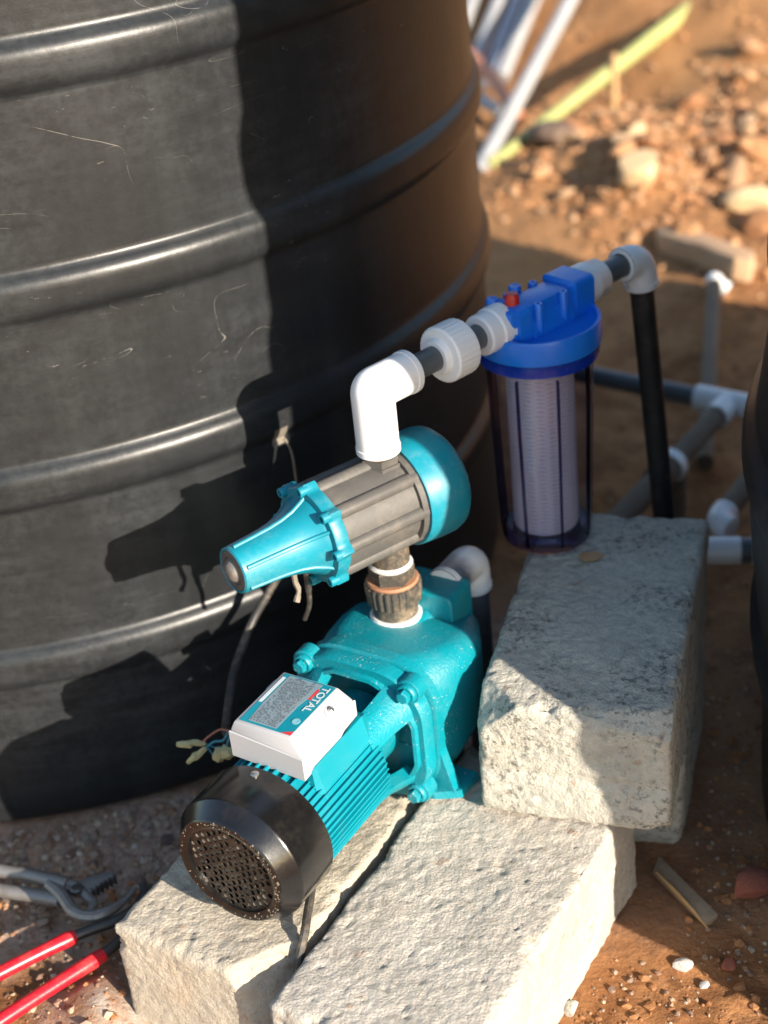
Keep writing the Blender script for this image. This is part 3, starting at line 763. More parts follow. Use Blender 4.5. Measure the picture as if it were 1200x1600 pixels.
# reads from the back of the box towards the fan, tops of the letters to the right-hand side
lm = frame(pp(l1 - 0.004, lr - 0.0105, LZ + 0.0006), UZ, -PA)
lettering('TOTAL', 0.0108, lm, 'label_white', tbox, sx=1.12)
bm = BM()                                    # round emblem after the word
lathe(bm, [(0.0, 0.0002), (0.0042, 0.0002), (0.0042, 0.0)], frame(pp(l0 + 0.019, lr - 0.0065, LZ + 0.0003), UZ, PA), 20)
lathe(bm, [(0.0026, 0.0005), (0.0036, 0.0005)], frame(pp(l0 + 0.019, lr - 0.0065, LZ + 0.0003), UZ, PA), 20)
sub('emblem', bm, 'label_pale', tbox)
# bracket between motor and pump flange
bm = BM()
lathe(bm, [(0.052, 0.183), (0.046, 0.192), (0.040, 0.205), (0.040, 0.236)], FP, 48)
finish('shaft_housing', bm, 'teal', pump)
for k, (a_, wd) in enumerate(((-46, 34), (46, 34), (140, 32), (-140, 32))):   # arms (angle from up, + towards local y = left)
    bm = BM(); rings = []
    for t, r0, r1 in ((0.168, 0.050, 0.0645), (0.182, 0.050, 0.0660), (0.200, 0.052, 0.0685), (0.218, 0.057, 0.0745), (0.231, 0.060, 0.078)):
        pts = []
        for q in range(7): 
            an = rad(a_ - wd / 2 + wd * q / 6); rr = r1 - 0.004 * abs((q - 3) / 3) ** 3
            pts.append(FP @ Vector((rr * math.cos(an), rr * math.sin(an), t)))
        for q in range(6, -1, -1):
            an = rad(a_ - wd / 2 + 3 + (wd - 6) * q / 6); pts.append(FP @ Vector((r0 * math.cos(an), r0 * math.sin(an), t)))
        rings.append(pts)
    loft(bm, rings); finish('bracket_arm', bm, 'teal', pump, sharp=50)
# flange plate with round window and raised lip
def plate_ring(t, outer, rin, n):
    pass
bm = BM()
outer = rrect(0.076, 0.0785, 0.052, 12)
no = len(outer)
def around(rr, t): 
    out = []
    for e_, z_ in outer:
        l = math.hypot(e_, z_); out.append(pp(t, e_ / l * rr, z_ / l * rr))
    return out
R0 = [pp(0.226, e_, z_) for e_, z_ in outer]; R1 = [pp(0.243, e_, z_) for e_, z_ in outer]
Rs = [R1, R0]
loft(bm, [[pp(0.243, e_, z_) for e_, z_ in outer], [pp(0.229, e_, z_) for e_, z_ in outer], [pp(0.2265, e_ * 0.975, z_ * 0.975) for e_, z_ in outer], around(0.0725, 0.2265), around(0.0718, 0.2215), around(0.0682, 0.2205), around(0.0668, 0.223), around(0.066, 0.240)], False, False)
flange = finish('motor_flange', bm, 'teal', pump, sharp=40)
for e_, z_ in ((-0.060, 0.063), (0.061, 0.063), (0.061, -0.063), (-0.060, -0.063)):
    bm = BM()
    lathe(bm, [(0.0, 0.2425), (0.0135, 0.2425), (0.0135, 0.2275), (0.0125, 0.2265), (0.0105, 0.2262), (0.0105, 0.2235), (0.0095, 0.2215), (0.0078, 0.2212)], frame(PO + PE * e_ + UZ * z_, PA, UZ), 24)
    lathe(bm, [(0.0073, 0.2225), (0.0073, 0.2165), (0.0062, 0.2150), (0.0, 0.2148)], frame(PO + PE * e_ + UZ * z_, PA, UZ), 6)
    finish('bolt', bm, 'teal', pump, sharp=25)
# casing
bm = BM()
secs = [(0.2442, 0.0735, 0.0765, 0.050, 0, 0), (0.247, 0.0785, 0.0805, 0.050, 0, 0), (0.259, 0.0785, 0.0805, 0.050, 0, 0), (0.2612, 0.0745, 0.0765, 0.046, 0, 0), (0.285, 0.077, 0.0725, 0.030, 0.000, 0.002),
        (0.315, 0.080, 0.062, 0.024, 0.006, 0.002), (0.345, 0.0785, 0.050, 0.022, 0.012, 0.0), (0.352, 0.074, 0.045, 0.02, 0.014, 0.0), (0.392, 0.050, 0.030, 0.016, 0.015, 0.0), (0.40, 0.044, 0.026, 0.014, 0.015, 0.0)]
loft(bm, [[pp(t, e_, z_) for e_, z_ in rrect(a_, b_, c_, 6, cz, ce)] for t, a_, b_, c_, cz, ce in secs])
finish('casing', bm, 'teal', pump, sharp=30)
bm = BM()       # outlet saddle
loft(bm, [[pp(0.30 + 0.0, e_ - 0.012, 0.040 + z_ * 0) + PA * t_ for e_, t_ in ((-0.045, 0.0), (0.05, 0.0), (0.045, 0.07), (-0.04, 0.07)) for z_ in (0,)],
          [pp(0.30, e_ - 0.014, 0.066) + PA * t_ for e_, t_ in ((-0.028, 0.008), (0.028, 0.008), (0.028, 0.062), (-0.028, 0.062))]])
bmesh.ops.bevel(bm, geom=list(bm.edges), offset=0.005, segments=3, affect='EDGES', profile=0.5)
finish('outlet_boss', bm, 'teal', pump, sharp=30)
bm = BM()       # upright suction block behind
loft(bm, [[pp(0.352, e_, z_) for e_, z_ in rrect(0.034, 0.046, 0.008, 4, 0.040, 0.006)], [pp(0.3535, e_, z_) for e_, z_ in rrect(0.0355, 0.0475, 0.008, 4, 0.040, 0.006)], [pp(0.396, e_, z_) for e_, z_ in rrect(0.0345, 0.0465, 0.008, 4, 0.040, 0.006)], [pp(0.398, e_, z_) for e_, z_ in rrect(0.033, 0.045, 0.008, 4, 0.040, 0.006)]])
finish('suction_block', bm, 'teal', pump, sharp=30)
bm = BM()       # foot: plate, gusset, lip
loft(bm, [[pp(t, e_, -0.076) for e_, t in ((-0.074, 0.236), (0.074, 0.236), (0.098, 0.250), (0.100, 0.285), (-0.08, 0.285))],
          [pp(t, e_, -0.068) for e_, t in ((-0.072, 0.237), (0.072, 0.237), (0.096, 0.251), (0.098, 0.284), (-0.078, 0.284))]])
loft(bm, [[pp(0.247, 0.060, -0.070), pp(0.247, 0.092, -0.070), pp(0.247, 0.078, -0.02)], [pp(0.259, 0.060, -0.070), pp(0.259, 0.092, -0.070), pp(0.259, 0.078, -0.02)]])
loft(bm, [[pp(0.247, -0.060, -0.070), pp(0.247, -0.082, -0.070), pp(0.247, -0.077, -0.02)], [pp(0.259, -0.060, -0.070), pp(0.259, -0.082, -0.070), pp(0.259, -0.077, -0.02)]])
box(bm, (0, 0, 0), (0.13, 0.040, 0.055), frame(pp(0.262, 0, -0.046), UZ, PE), 0.004)
finish('foot', bm, 'teal', pump, sharp=30)

# lead hanging from the cover into the joint of the blocks
bm = BM(); tube(bm, spline([pp(0.062, 0.040, -0.060), pp(0.035, 0.052, -0.066), pp(0.020, 0.058, -0.072), pp(0.004, 0.060, -0.090), pp(-0.010, 0.062, -0.120), pp(-0.02, 0.061, -0.16)], 6), 0.0042, 10)
tag(finish('power_lead', bm, 'cable', None), 'short black lead hanging from the fan cover into the gap between blocks', 'cable')

# ------------------------------------------------------------------ UNION BETWEEN PUMP AND CONTROLLER
OX = pp(0.333, -0.0145, 0)   # outlet axis
OZ0 = ZS + 0.0655
un = thing('union_fitting', (OX.x, OX.y, OZ0), 'dirty black threaded union between the pump and the pressure controller', 'pipe fitting')
FU = frame((OX.x, OX.y, OZ0), UZ, PA)
bm = BM(); lathe(bm, [(0.0, 0.0), (0.0265, 0.0), (0.0275, 0.003), (0.0255, 0.006), (0.0, 0.007)], FU, 32); finish('lower_thread_tape', bm, 'tape', un)
bm = BM(); lathe(bm, [(0.0, 0.004), (0.0235, 0.004), (0.0235, 0.026), (0.0, 0.026)], FU, 32); finish('lower_sleeve', bm, 'black_union', un)
bm = BM(); rings = []
for t, r0 in ((0.020, 0.024), (0.022, 0.0275), (0.040, 0.029), (0.0435, 0.0285), (0.045, 0.026)):
    rings.append([FU @ Vector((math.cos(2 * math.pi * k / 96) * (r0 + (0.0009 if k % 4 < 2 else -0.0005)), math.sin(2 * math.pi * k / 96) * (r0 + (0.0009 if k % 4 < 2 else -0.0005)), t)) for k in range(96)])
loft(bm, rings); finish('ribbed_nut', bm, 'black_union', un, sharp=30)
bm = BM(); lathe(bm, [(0.0, 0.0445), (0.0268, 0.0445), (0.0275, 0.0465), (0.0262, 0.0485), (0.0, 0.0485)], FU, 32); finish('gasket', bm, 'rubber', un)
bm = BM(); lathe(bm, [(0.0, 0.048), (0.0238, 0.048), (0.0238, 0.062), (0.0225, 0.0635), (0.0, 0.0635)], FU, 6); finish('hexagon_nut', bm, 'black_union', un, sharp=20)
bm = BM(); lathe(bm, [(0.0, 0.063), (0.0215, 0.063), (0.023, 0.0655), (0.0205, 0.0685), (0.0, 0.069)], FU, 32); finish('upper_thread_tape', bm, 'tape', un)
bm = BM(); lathe(bm, [(0.0, 0.0685), (0.0200, 0.0685), (0.0200, 0.100), (0.0, 0.100)], FU, 32); finish('threaded_neck', bm, 'black_union', un)

# ------------------------------------------------------------------ PRESSURE CONTROLLER
AZC = rad(56.0)
CA = Vector((math.sin(AZC), math.cos(AZC), 0)); CE = Vector((CA.y, -CA.x, 0))
CZ = 0.412
CO = Vector((OX.x, OX.y, CZ)) - CA * 0.180     # nose tip
FC = frame(CO, CA, UZ)
def cp(t, e, z): return CO + CA * t + CE * e + UZ * z
pc = thing('pressure_controller', (OX.x, OX.y, CZ - 0.056), 'teal and black pump pressure controller with tapered nose above the pump', 'pressure controller')
def scal(r, amp, n, ph, k, seg):
    return r
bm = BM()
prof = [(0.0205, 0.0015), (0.0215, 0.0), (0.0235, 0.0012), (0.0240, 0.005), (0.0255, 0.030), (0.0268, 0.046), (0.0290, 0.060), (0.0330, 0.073), (0.0385, 0.083), (0.0440, 0.091), (0.0450, 0.095)]
lathe(bm, prof, FC, 56)
nose = finish('nose_cone', bm, 'teal_plastic', pc, sharp=40)
for an in (62, 118, -62, -118, 180, 0):   # raised ribs running into the trumpet
    bm = BM(); pts = []
    for r_, t_ in prof[3:-1]: pts.append(FC @ Vector(((r_ + 0.0004) * math.cos(rad(an)), (r_ + 0.0004) * math.sin(rad(an)), t_)))
    tube(bm, pts, [0.0022] * len(pts), 8); sub('rib', bm, 'teal_plastic', nose)
bm = BM(); lathe(bm, [(0.0205, 0.004), (0.0205, 0.0008), (0.0155, 0.0), (0.014, 0.0012), (0.0125, -0.0008), (0.009, -0.0022), (0.0, -0.0028)], FC, 32)
eb = finish('end_button', bm, 'black_matt', pc)
bm = BM(); lathe(bm, [(0.0115, 0.0005), (0.0112, -0.0015), (0.009, -0.0042), (0.005, -0.0058), (0.0, -0.0062)], FC, 24)
sub('button_dome', bm, 'button_grey', eb)
bm = BM(); rings = []
def flr(k, grow):   # scalloped outline with eight lugs
    an = 2 * math.pi * k / 160; q = ((an / (2 * math.pi) * 8) + 0.5) % 1 - 0.5
    return 0.0495 + grow + 0.0065 * math.exp(-(q / 0.10) ** 2)
for t, g in ((0.088, -0.004), (0.0885, -0.001), (0.090, 0.0), (0.102, 0.0), (0.1035, -0.001)):
    rings.append([FC @ Vector((flr(k, g) * math.cos(2 * math.pi * k / 160), flr(k, g) * math.sin(2 * math.pi * k / 160), t)) for k in range(160)])
loft(bm, rings, True, True); fl = finish('flange', bm, 'teal_plastic', pc, sharp=35)
for k in range(8):
    an = 2 * math.pi * (k + 0.0) / 8
    bm = BM(); lathe(bm, [(0.0052, 0.092), (0.0052, 0.0835), (0.0045, 0.0828), (0.0030, 0.0828), (0.0028, 0.086), (0.0, 0.086)], frame(FC @ Vector((0.0500 * math.cos(an), 0.0500 * math.sin(an), 0)), CA, UZ), 16)
    sub('screw_lug', bm, 'teal_plastic', fl)
# black body, eight sided with ribs between the screw columns
bm = BM(); rings = []
for t, g in ((0.103, 0.0), (0.212, 0.0)):
    rings.append([FC @ Vector(((0.0462 + g) * math.cos(2 * math.pi * (k + 0.5) / 64), (0.0462 + g) * math.sin(2 * math.pi * (k + 0.5) / 64), t)) for k in range(64)])
loft(bm, rings)
body = finish('body', bm, 'black_matt', pc, sharp=30)
for k in range(8):
    an = 2 * math.pi * k / 8
    bm = BM(); q = FC @ Vector((0.0445 * math.cos(an), 0.0445 * math.sin(an), 0)); rv = (q - CO).normalized()
    lathe(bm, [(0.0, 0.1035), (0.0074, 0.1035), (0.0074, 0.200), (0.0068, 0.2025), (0.0, 0.2025)], frame(q, CA, UZ), 16)
    sub('screw_column', bm, 'black_matt', body, sharp=50)
bm = BM(); lathe(bm, [(0.0, 0.191), (0.0510, 0.191), (0.0510, 0.201), (0.0, 0.201)], FC, 48); sub('rear_rim', bm, 'black_matt', body)
# rear cap
bm = BM(); lathe(bm, [(0.050, 0.1985), (0.0545, 0.198), (0.0555, 0.200), (0.0575, 0.225), (0.0575, 0.238), (0.0555, 0.246), (0.050, 0.2515), (0.030, 0.256), (0.0, 0.257)], FC, 64)
finish('rear_cap', bm, 'teal_plastic', pc, sharp=40)
# outlet neck on top: collar and hex adaptor
FT = frame((OX.x, OX.y, CZ), UZ, CA)
bm = BM(); lathe(bm, [(0.0, 0.030), (0.0215, 0.034), (0.0215, 0.046), (0.0, 0.046)], FT, 6)
lathe(bm, [(0.0, 0.045), (0.0195, 0.045), (0.0205, 0.054), (0.0, 0.054)], FT, 6)
finish('outlet_neck', bm, 'black_matt', pc, sharp=20)
bm = BM(); lathe(bm, [(0.0, -0.046), (0.0225, -0.046), (0.0235, -0.030), (0.0, -0.030)], FT, 24)
finish('inlet_neck', bm, 'black_matt', pc)

# ------------------------------------------------------------------ PIPES ALONG THE TOP
AZ4 = rad(50.0)
TA = Vector((math.sin(AZ4), math.cos(AZ4), 0)); TZ = 0.536
E0 = Vector((OX.x, OX.y, TZ))
def elbow(bm, c, d1, d2, r, l1, l2, rb, lip=0.0012, bend=0.02):
    """quarter bend: socket along d1 (length l1), socket along d2, outer radius r, socket lips rb"""
    c = Vector(c); d1 = Vector(d1).normalized(); d2 = Vector(d2).normalized()
    pts = [c + d1 * l1 * 1.0]
    pts.append(c + d1 * bend)
    for k in range(1, 9):
        t = k / 9; pts.append((c + d1 * bend) * (1 - t) ** 2 + c * 2 * t * (1 - t) + (c + d2 * bend) * t * t)
    pts.append(c + d2 * bend); pts.append(c + d2 * l2)
    tube(bm, pts, r, 32)
    for d, l in ((d1, l1), (d2, l2)):
        lathe(bm, [(r - 0.002, l - 0.0075), (rb, l - 0.0068), (rb, l - 0.001), (rb - 0.001, l), (r - 0.005, l + 0.0003), (r - 0.006, l - 0.003)], frame(c, d), 32)
bm = BM(); elbow(bm, E0, -UZ, TA, 0.0213, 0.067, 0.050, 0.0222, bend=0.005)
tag(finish('pipe_elbow', bm, 'white_pvc', None, sharp=40), 'sunlit white plastic elbow standing on top of the pressure controller', 'pipe elbow')
bm = BM(); lathe(bm, [(0.0, -0.0695), (0.0175, -0.0695), (0.0185, -0.067), (0.0, -0.066)], frame(E0, UZ), 24)
tag(finish('thread_tape', bm, 'rubber', None), 'brown smear of jointing tape under the sunlit white elbow', 'thread tape')
def pipe(name, a, b, r, mat, label, seg=24, cat='pipe', group=None):
    bm = BM(); tube(bm, [a, b], r, seg); return tag(finish(name, bm, mat, None), label, cat, group)
def ta(t): return E0 + TA * t
pipe('grey_pipe', ta(0.044), ta(0.105), 0.0128, 'grey_pipe', 'short grey pipe between the sunlit elbow and the white union nut')
# white union nut
uo = thing('union_nut', ta(0.106), 'round white union nut in the grey pipe left of the blue filter', 'pipe fitting')
FUN = frame(ta(0.021), TA, UZ)
bm = BM(); lathe(bm, [(0.0128, 0.0635), (0.0170, 0.0635), (0.0180, 0.065), (0.0190, 0.074), (0.0, 0.074)], FUN, 32); finish('socket', bm, 'white_pvc', uo)
bm = BM(); rings = []
for t, r0 in ((0.0705, 0.019), (0.0705, 0.0270), (0.0725, 0.0290), (0.099, 0.0290), (0.1005, 0.0280), (0.1005, 0.018)):
    amp = 0.00035 if 0.072 < t < 0.1 else 0
    rings.append([FUN @ Vector((math.cos(2 * math.pi * k / 128) * (r0 + (amp if k % 4 < 1 else -amp * 0.3)), math.sin(2 * math.pi * k / 128) * (r0 + (amp if k % 4 < 1 else -amp * 0.3)), t)) for k in range(128)])
loft(bm, rings); finish('nut', bm, 'white_pvc', uo, sharp=30)
bm = BM(); lathe(bm, [(0.0, 0.099), (0.0165, 0.099), (0.0165, 0.107), (0.0155, 0.108), (0.0, 0.108)], FUN, 32); finish('tail_socket', bm, 'white_pvc', uo)
pipe('grey_pipe', ta(0.124), ta(0.170), 0.0128, 'grey_pipe', 'short grey pipe between the white union nut and the filter inlet')

# ------------------------------------------------------------------ FILTER
FCN = Vector((0.186, 1.481, 0)); tf = 0.229
FCN = Vector((E0 + TA * tf)); FCN.z = 0; FCN += Vector((0.003, -0.006, 0))
FB = 0.265
fl_t = thing('water_filter', (FCN.x, FCN.y, FB), 'clear water filter housing with blue cap and white cartridge on the upper block', 'water filter')
def fz(t): return frame((FCN.x, FCN.y, 0), UZ, TA)
FZ = frame((FCN.x, FCN.y, 0), UZ, TA); FTA = frame((FCN.x, FCN.y, TZ), TA, UZ); TE = Vector((TA.y, -TA.x, 0))
bm = BM(); lathe(bm, [(0.0, 0.506), (0.058, 0.506), (0.0655, 0.503), (0.0665, 0.508), (0.0665, 0.526), (0.0655, 0.529), (0.0620, 0.529), (0.0605, 0.523), (0.055, 0.5215), (0.0, 0.523)], FZ, 64)
cap = finish('cap', bm, 'blue', fl_t, sharp=40)
bm = BM()   # port beam across the cap
def fp(t, e, z): return Vector((FCN.x, FCN.y, z)) + TA * t + TE * e
box(bm, (0, 0, 0), (0.112, 0.034, 0.036), frame(fp(0, 0, 0.538), UZ, TA), 0.004)
loft(bm, [[fp(-0.048, e_, TZ + z_) for e_, z_ in rrect(0.0215, 0.0215, 0.008, 4)], [fp(-0.034, e_, TZ + z_) for e_, z_ in rrect(0.0235, 0.0225, 0.008, 4)], [fp(-0.030, e_, TZ + z_) for e_, z_ in rrect(0.0175, 0.0195, 0.008, 4)]])
loft(bm, [[fp(0.064, e_, TZ + z_) for e_, z_ in rrect(0.0235, 0.0245, 0.006, 4)], [fp(0.036, e_, TZ + z_) for e_, z_ in rrect(0.0235, 0.0245, 0.006, 4)], [fp(0.033, e_, TZ + z_) for e_, z_ in rrect(0.0175, 0.0195, 0.006, 4)]])
sub('port_beam', bm, 'blue', cap, sharp=40)
for t_, e_ in ((-0.020, 0.021), (0.018, 0.021), (-0.020, -0.021), (0.018, -0.021)):
    bm = BM(); lathe(bm, [(0.0, 0.520), (0.0055, 0.520), (0.0050, 0.556), (0.0042, 0.5575), (0.0022, 0.5575), (0.002, 0.55), (0.0, 0.55)], frame(fp(t_, e_, 0), UZ, TA), 18)
    sub('screw_post', bm, 'blue', cap)
for t_, e_ in ((-0.042, -0.022), (-0.004, -0.026)):
    bm = BM(); lathe(bm, [(0.0, 0.545), (0.0065, 0.535), (0.0068, 0.558), (0.0058, 0.560), (0.003, 0.560), (0.0, 0.559)], frame(fp(t_, e_, 0), UZ, TA), 18)
    sub('peg', bm, 'blue', cap)
for s in (-1, 1):
    bm = BM(); loft(bm, [[fp(t_, s * 0.016, z_) for t_, z_ in ((-0.034, 0.522), (0.034, 0.522), (0.034, 0.545), (-0.034, 0.545))], [fp(t_, s * 0.026, z_) for t_, z_ in ((-0.030, 0.522), (0.030, 0.522), (0.030, 0.526), (-0.030, 0.526))]])
    sub('gusset', bm, 'blue', cap)
bm = BM(); lathe(bm, [(0.0, 0.548), (0.0078, 0.548), (0.0075, 0.566), (0.0062, 0.569), (0.0, 0.5695)], frame(fp(-0.037, 0.001, 0), UZ, TA), 20)
finish('vent_button', bm, 'red_button', fl_t)
bm = BM(); lathe(bm, [(0.052, 0.508), (0.0635, 0.5055), (0.0640, 0.500), (0.0625, 0.498), (0.0640, 0.494), (0.0625, 0.490), (0.0630, 0.4885), (0.0600, 0.4865), (0.056, 0.486), (0.054, 0.489)], FZ, 64)
finish('collar', bm, 'blue_dark', fl_t, sharp=60)
bm = BM(); lathe(bm, [(0.0575, 0.4865), (0.0565, 0.47), (0.0555, 0.42), (0.0525, 0.32), (0.0515, 0.287), (0.0495, 0.274), (0.0470, 0.2675), (0.0440, 0.265), (0.0, 0.2655)], FZ, 64)
can = finish('canister', bm, 'clear', fl_t, sharp=60)
for k in range(8):
    an = rad(45 * k + 12); bm = BM()
    ex = [(0.0560, 0.480), (0.0552, 0.42), (0.0522, 0.32), (0.0512, 0.287), (0.0490, 0.274)]
    d = Vector((math.cos(an), math.sin(an), 0)); pd = Vector((-d.y, d.x, 0))
    rings = []
    for r_, z_ in ex:
        c0 = Vector((FCN.x, FCN.y, z_))
        rings.append([c0 + d * (r_ + 0.0010) + pd * 0.0011, c0 + d * (r_ - 0.0030) + pd * 0.0011, c0 + d * (r_ - 0.0030) - pd * 0.0011, c0 + d * (r_ + 0.0010) - pd * 0.0011])
    loft(bm, rings); sub('rib', bm, 'clear_rib', can, smooth=False)
bm = BM(); lathe(bm, [(0.0485, 0.2695), (0.0475, 0.281), (0.044, 0.285), (0.030, 0.283), (0.0, 0.283)], FZ, 48); sub('base_ring', bm, 'clear_rib', can)
bm = BM(); lathe(bm, [(0.0, 0.478), (0.0345, 0.478), (0.0358, 0.475), (0.0363, 0.44), (0.0359, 0.36), (0.0362, 0.288), (0.0350, 0.2835), (0.0, 0.2835)], FZ, 48)
finish('cartridge', bm, 'cartridge', fl_t)
# adaptors on both ports, outlet pipe, elbow, black drop pipe
bm = BM(); lathe(bm, [(0.0130, 0.0), (0.0195, 0.0), (0.0215, 0.002), (0.0218, 0.016), (0.0235, 0.018), (0.0240, 0.0345), (0.0225, 0.0365), (0.0, 0.0368)], frame(ta(tf - 0.082), TA, UZ), 32)
tag(finish('threaded_adaptor', bm, 'white_pvc', None), 'white socket screwed into the near side of the blue filter cap', 'pipe fitting')
bm = BM(); lathe(bm, [(0.0, 0.0), (0.0215, 0.0), (0.0230, 0.002), (0.0230, 0.020), (0.0215, 0.022), (0.0210, 0.038), (0.0195, 0.040), (0.0130, 0.040)], frame(ta(tf + 0.0645), TA, UZ), 32)
tag(finish('threaded_adaptor', bm, 'white_pvc', None), 'white socket screwed into the far side of the blue filter cap', 'pipe fitting')
pipe('grey_pipe', ta(tf + 0.100), ta(tf + 0.150), 0.0128, 'grey_pipe', 'short grey pipe between the filter outlet and the far white elbow')
E1 = ta(tf + 0.172)
dn = Vector((0.060, 0.045, -0.64)).normalized()
bm = BM(); elbow(bm, E1, -TA, dn, 0.0185, 0.030, 0.036, 0.0195, bend=0.022)
tag(finish('pipe_elbow', bm, 'white_pvc', None, sharp=40), 'shaded white elbow at the far end of the pipe, atop the black pipe', 'pipe elbow')
pipe('black_pipe', E1 + dn * 0.030, E1 + dn * 0.60, 0.0135, 'black_pipe', 'upright black pipe dropping from the far white elbow behind the block')
# suction side
SE = pp(0.447, 0.014, 0.076)
bm = BM(); elbow(bm, SE, -PA, -UZ, 0.0195, 0.060, 0.038, 0.0205, bend=0.020)
tag(finish('pipe_elbow', bm, 'white_pvc', None, sharp=40), 'white elbow behind the pump with a grey pipe below it', 'pipe elbow')
pipe('grey_pipe', SE - UZ * 0.030, SE - UZ * 0.30, 0.0165, 'grey_pipe', 'upright dark grey pipe below the white elbow behind the pump')

# ------------------------------------------------------------------ CABLE AND WIRES
cab = spline([(-0.060, 1.455, 0.345), (-0.094, 1.45, 0.309), (-0.125, 1.44, 0.274), (-0.142, 1.43, 0.253), (-0.156, 1.42, 0.236), (-0.170, 1.40, 0.216), (-0.180, 1.375, 0.203), (-0.186, 1.345, 0.190), (-0.190, 1.31, 0.180), (-0.185, 1.28, 0.193), (-0.179, 1.257, 0.198)], 8)
bm = BM(); tube(bm, cab, 0.0046, 12)
tag(finish('cable', bm, 'cable', None), 'black cable hanging from the nose of the pressure controller', 'cable')
wt = thing('wire_joint', (-0.205, 1.265, 0.170), 'taped wire ends spreading at the bottom of the black cable', 'wire joint')
def lump(bm, a, b, r, seed, seg=6, n=7, sq=0.7):
    a = Vector(a); b = Vector(b); rs = []
    rnd = random.Random(seed)
    pts = []
    for k in range(n + 1):
        t = k / n; pts.append(a.lerp(b, t) + Vector((rnd.uniform(-1, 1), rnd.uniform(-1, 1), rnd.uniform(-1, 1))) * r * 0.25)
        rs.append(r * (0.75 + 0.45 * math.sin(math.pi * min(max(t, 0.05), 0.95)) + rnd.uniform(-0.25, 0.2)))
    tube(bm, pts, rs, seg)
bm = BM(); lump(bm, (-0.236, 1.268, 0.197), (-0.207, 1.268, 0.196), 0.0036, 1); finish('tape_wrap', bm, 'yellow_tape', wt)
bm = BM(); lump(bm, (-0.229, 1.262, 0.177), (-0.206, 1.266, 0.191), 0.0036, 2); finish('tape_wrap', bm, 'yellow_tape', wt)
bm = BM(); lump(bm, (-0.198, 1.262, 0.184), (-0.180, 1.256, 0.190), 0.0068, 3); finish('tape_wrap', bm, 'yellow_tape', wt)
bm = BM(); tube(bm, spline([(-0.180, 1.262, 0.212), (-0.190, 1.266, 0.212), (-0.203, 1.268, 0.203), (-0.210, 1.268, 0.197)], 5), 0.0012, 7); finish('wire', bm, 'red_wire', wt)
bm = BM(); tube(bm, spline([(-0.181, 1.260, 0.212), (-0.188, 1.262, 0.201), (-0.198, 1.265, 0.198), (-0.207, 1.266, 0.191)], 5), 0.0013, 7); finish('wire', bm, 'teal_wire', wt)
bm = BM(); tube(bm, spline([(-0.179, 1.258, 0.210), (-0.183, 1.259, 0.200), (-0.188, 1.260, 0.190)], 5), 0.0014, 7); finish('wire', bm, 'teal_wire', wt)
for q_ in (((-0.207, 1.266, 0.193), (-0.203, 1.264, 0.187), (-0.200, 1.262, 0.180)), ((-0.206, 1.267, 0.195), (-0.199, 1.266, 0.190), (-0.193, 1.264, 0.192))):
    bm = BM(); tube(bm, spline(q_, 5), 0.0009, 6); finish('wire', bm, 'teal_wire', wt)
# tape ends and a thin wire hanging under the controller
bm = BM(); tube(bm, spline([cp(0.066, 0.0, -0.026), cp(0.068, -0.004, -0.045), cp(0.070, -0.003, -0.056), cp(0.064, 0.0, -0.066)], 5), [0.0028] * 10 + [0.0024] * 3 + [0.0032] * 3, 7)
tag(finish('tape_strip', bm, 'pale_tape', None), 'ragged pale tape strip hanging under the controller nose', 'tape')
bm = BM(); tube(bm, spline([cp(0.082, -0.004, -0.034), cp(0.083, -0.006, -0.060), cp(0.085, -0.012, -0.085), cp(0.082, -0.020, -0.105)], 6), [0.0034] * 8 + [0.0026] * 11, 8)
tag(finish('thin_wire', bm, 'cable', None), 'thin dusty wire hanging beside the ragged tape strip', 'wire')
# old tape left on the tank with a bit of string
def tank_pt(ang, z, off=0.001):
    rr = 0.655 - 0.010 + off
    for zr in RIBS:
        d = (z - zr) / 0.026
        if abs(d) < 1: rr += 0.0105 * (1 - d ** 4) ** 1.5
    return Vector((-0.4708 + rr * math.cos(ang), 2.0468 + rr * math.sin(ang), z))
bm = BM(); A0 = math.atan2(1.51 - 2.0468, -0.104 + 0.4708)
g = [[bm.verts.new(tank_pt(A0 + da, z_, 0.0012)) for da in (-0.012, -0.004, 0.004, 0.013)] for z_ in (0.424, 0.416, 0.408, 0.400)]
for i in range(3):
    for j in range(3): bm.faces.new((g[i][j], g[i][j + 1], g[i + 1][j + 1], g[i + 1][j]))
tail = [tank_pt(A0 - 0.008, 0.404, 0.0015), tank_pt(A0 - 0.001, 0.404, 0.0015), tank_pt(A0 - 0.012, 0.385, 0.003), tank_pt(A0 - 0.018, 0.380, 0.002)]
bm.faces.new([bm.verts.new(v) for v in tail])
r_ = bmesh.ops.solidify(bm, geom=list(bm.faces), thickness=0.0008)
tp = finish('tape_patch', bm, 'pale_tape', None)
tag(tp, 'scrap of torn tape stuck on the shaded rib of the big tank', 'tape')
bm = BM(); tube(bm, spline([tank_pt(A0 + 0.012, 0.405, 0.002), tank_pt(A0 + 0.02, 0.385, 0.004), tank_pt(A0 + 0.022, 0.35, 0.003), tank_pt(A0 + 0.02, 0.30, 0.004)], 6), 0.0014, 6)
tag(finish('string', bm, 'pale_tape', None), 'thin string dangling from the torn tape on the big tank', 'string')

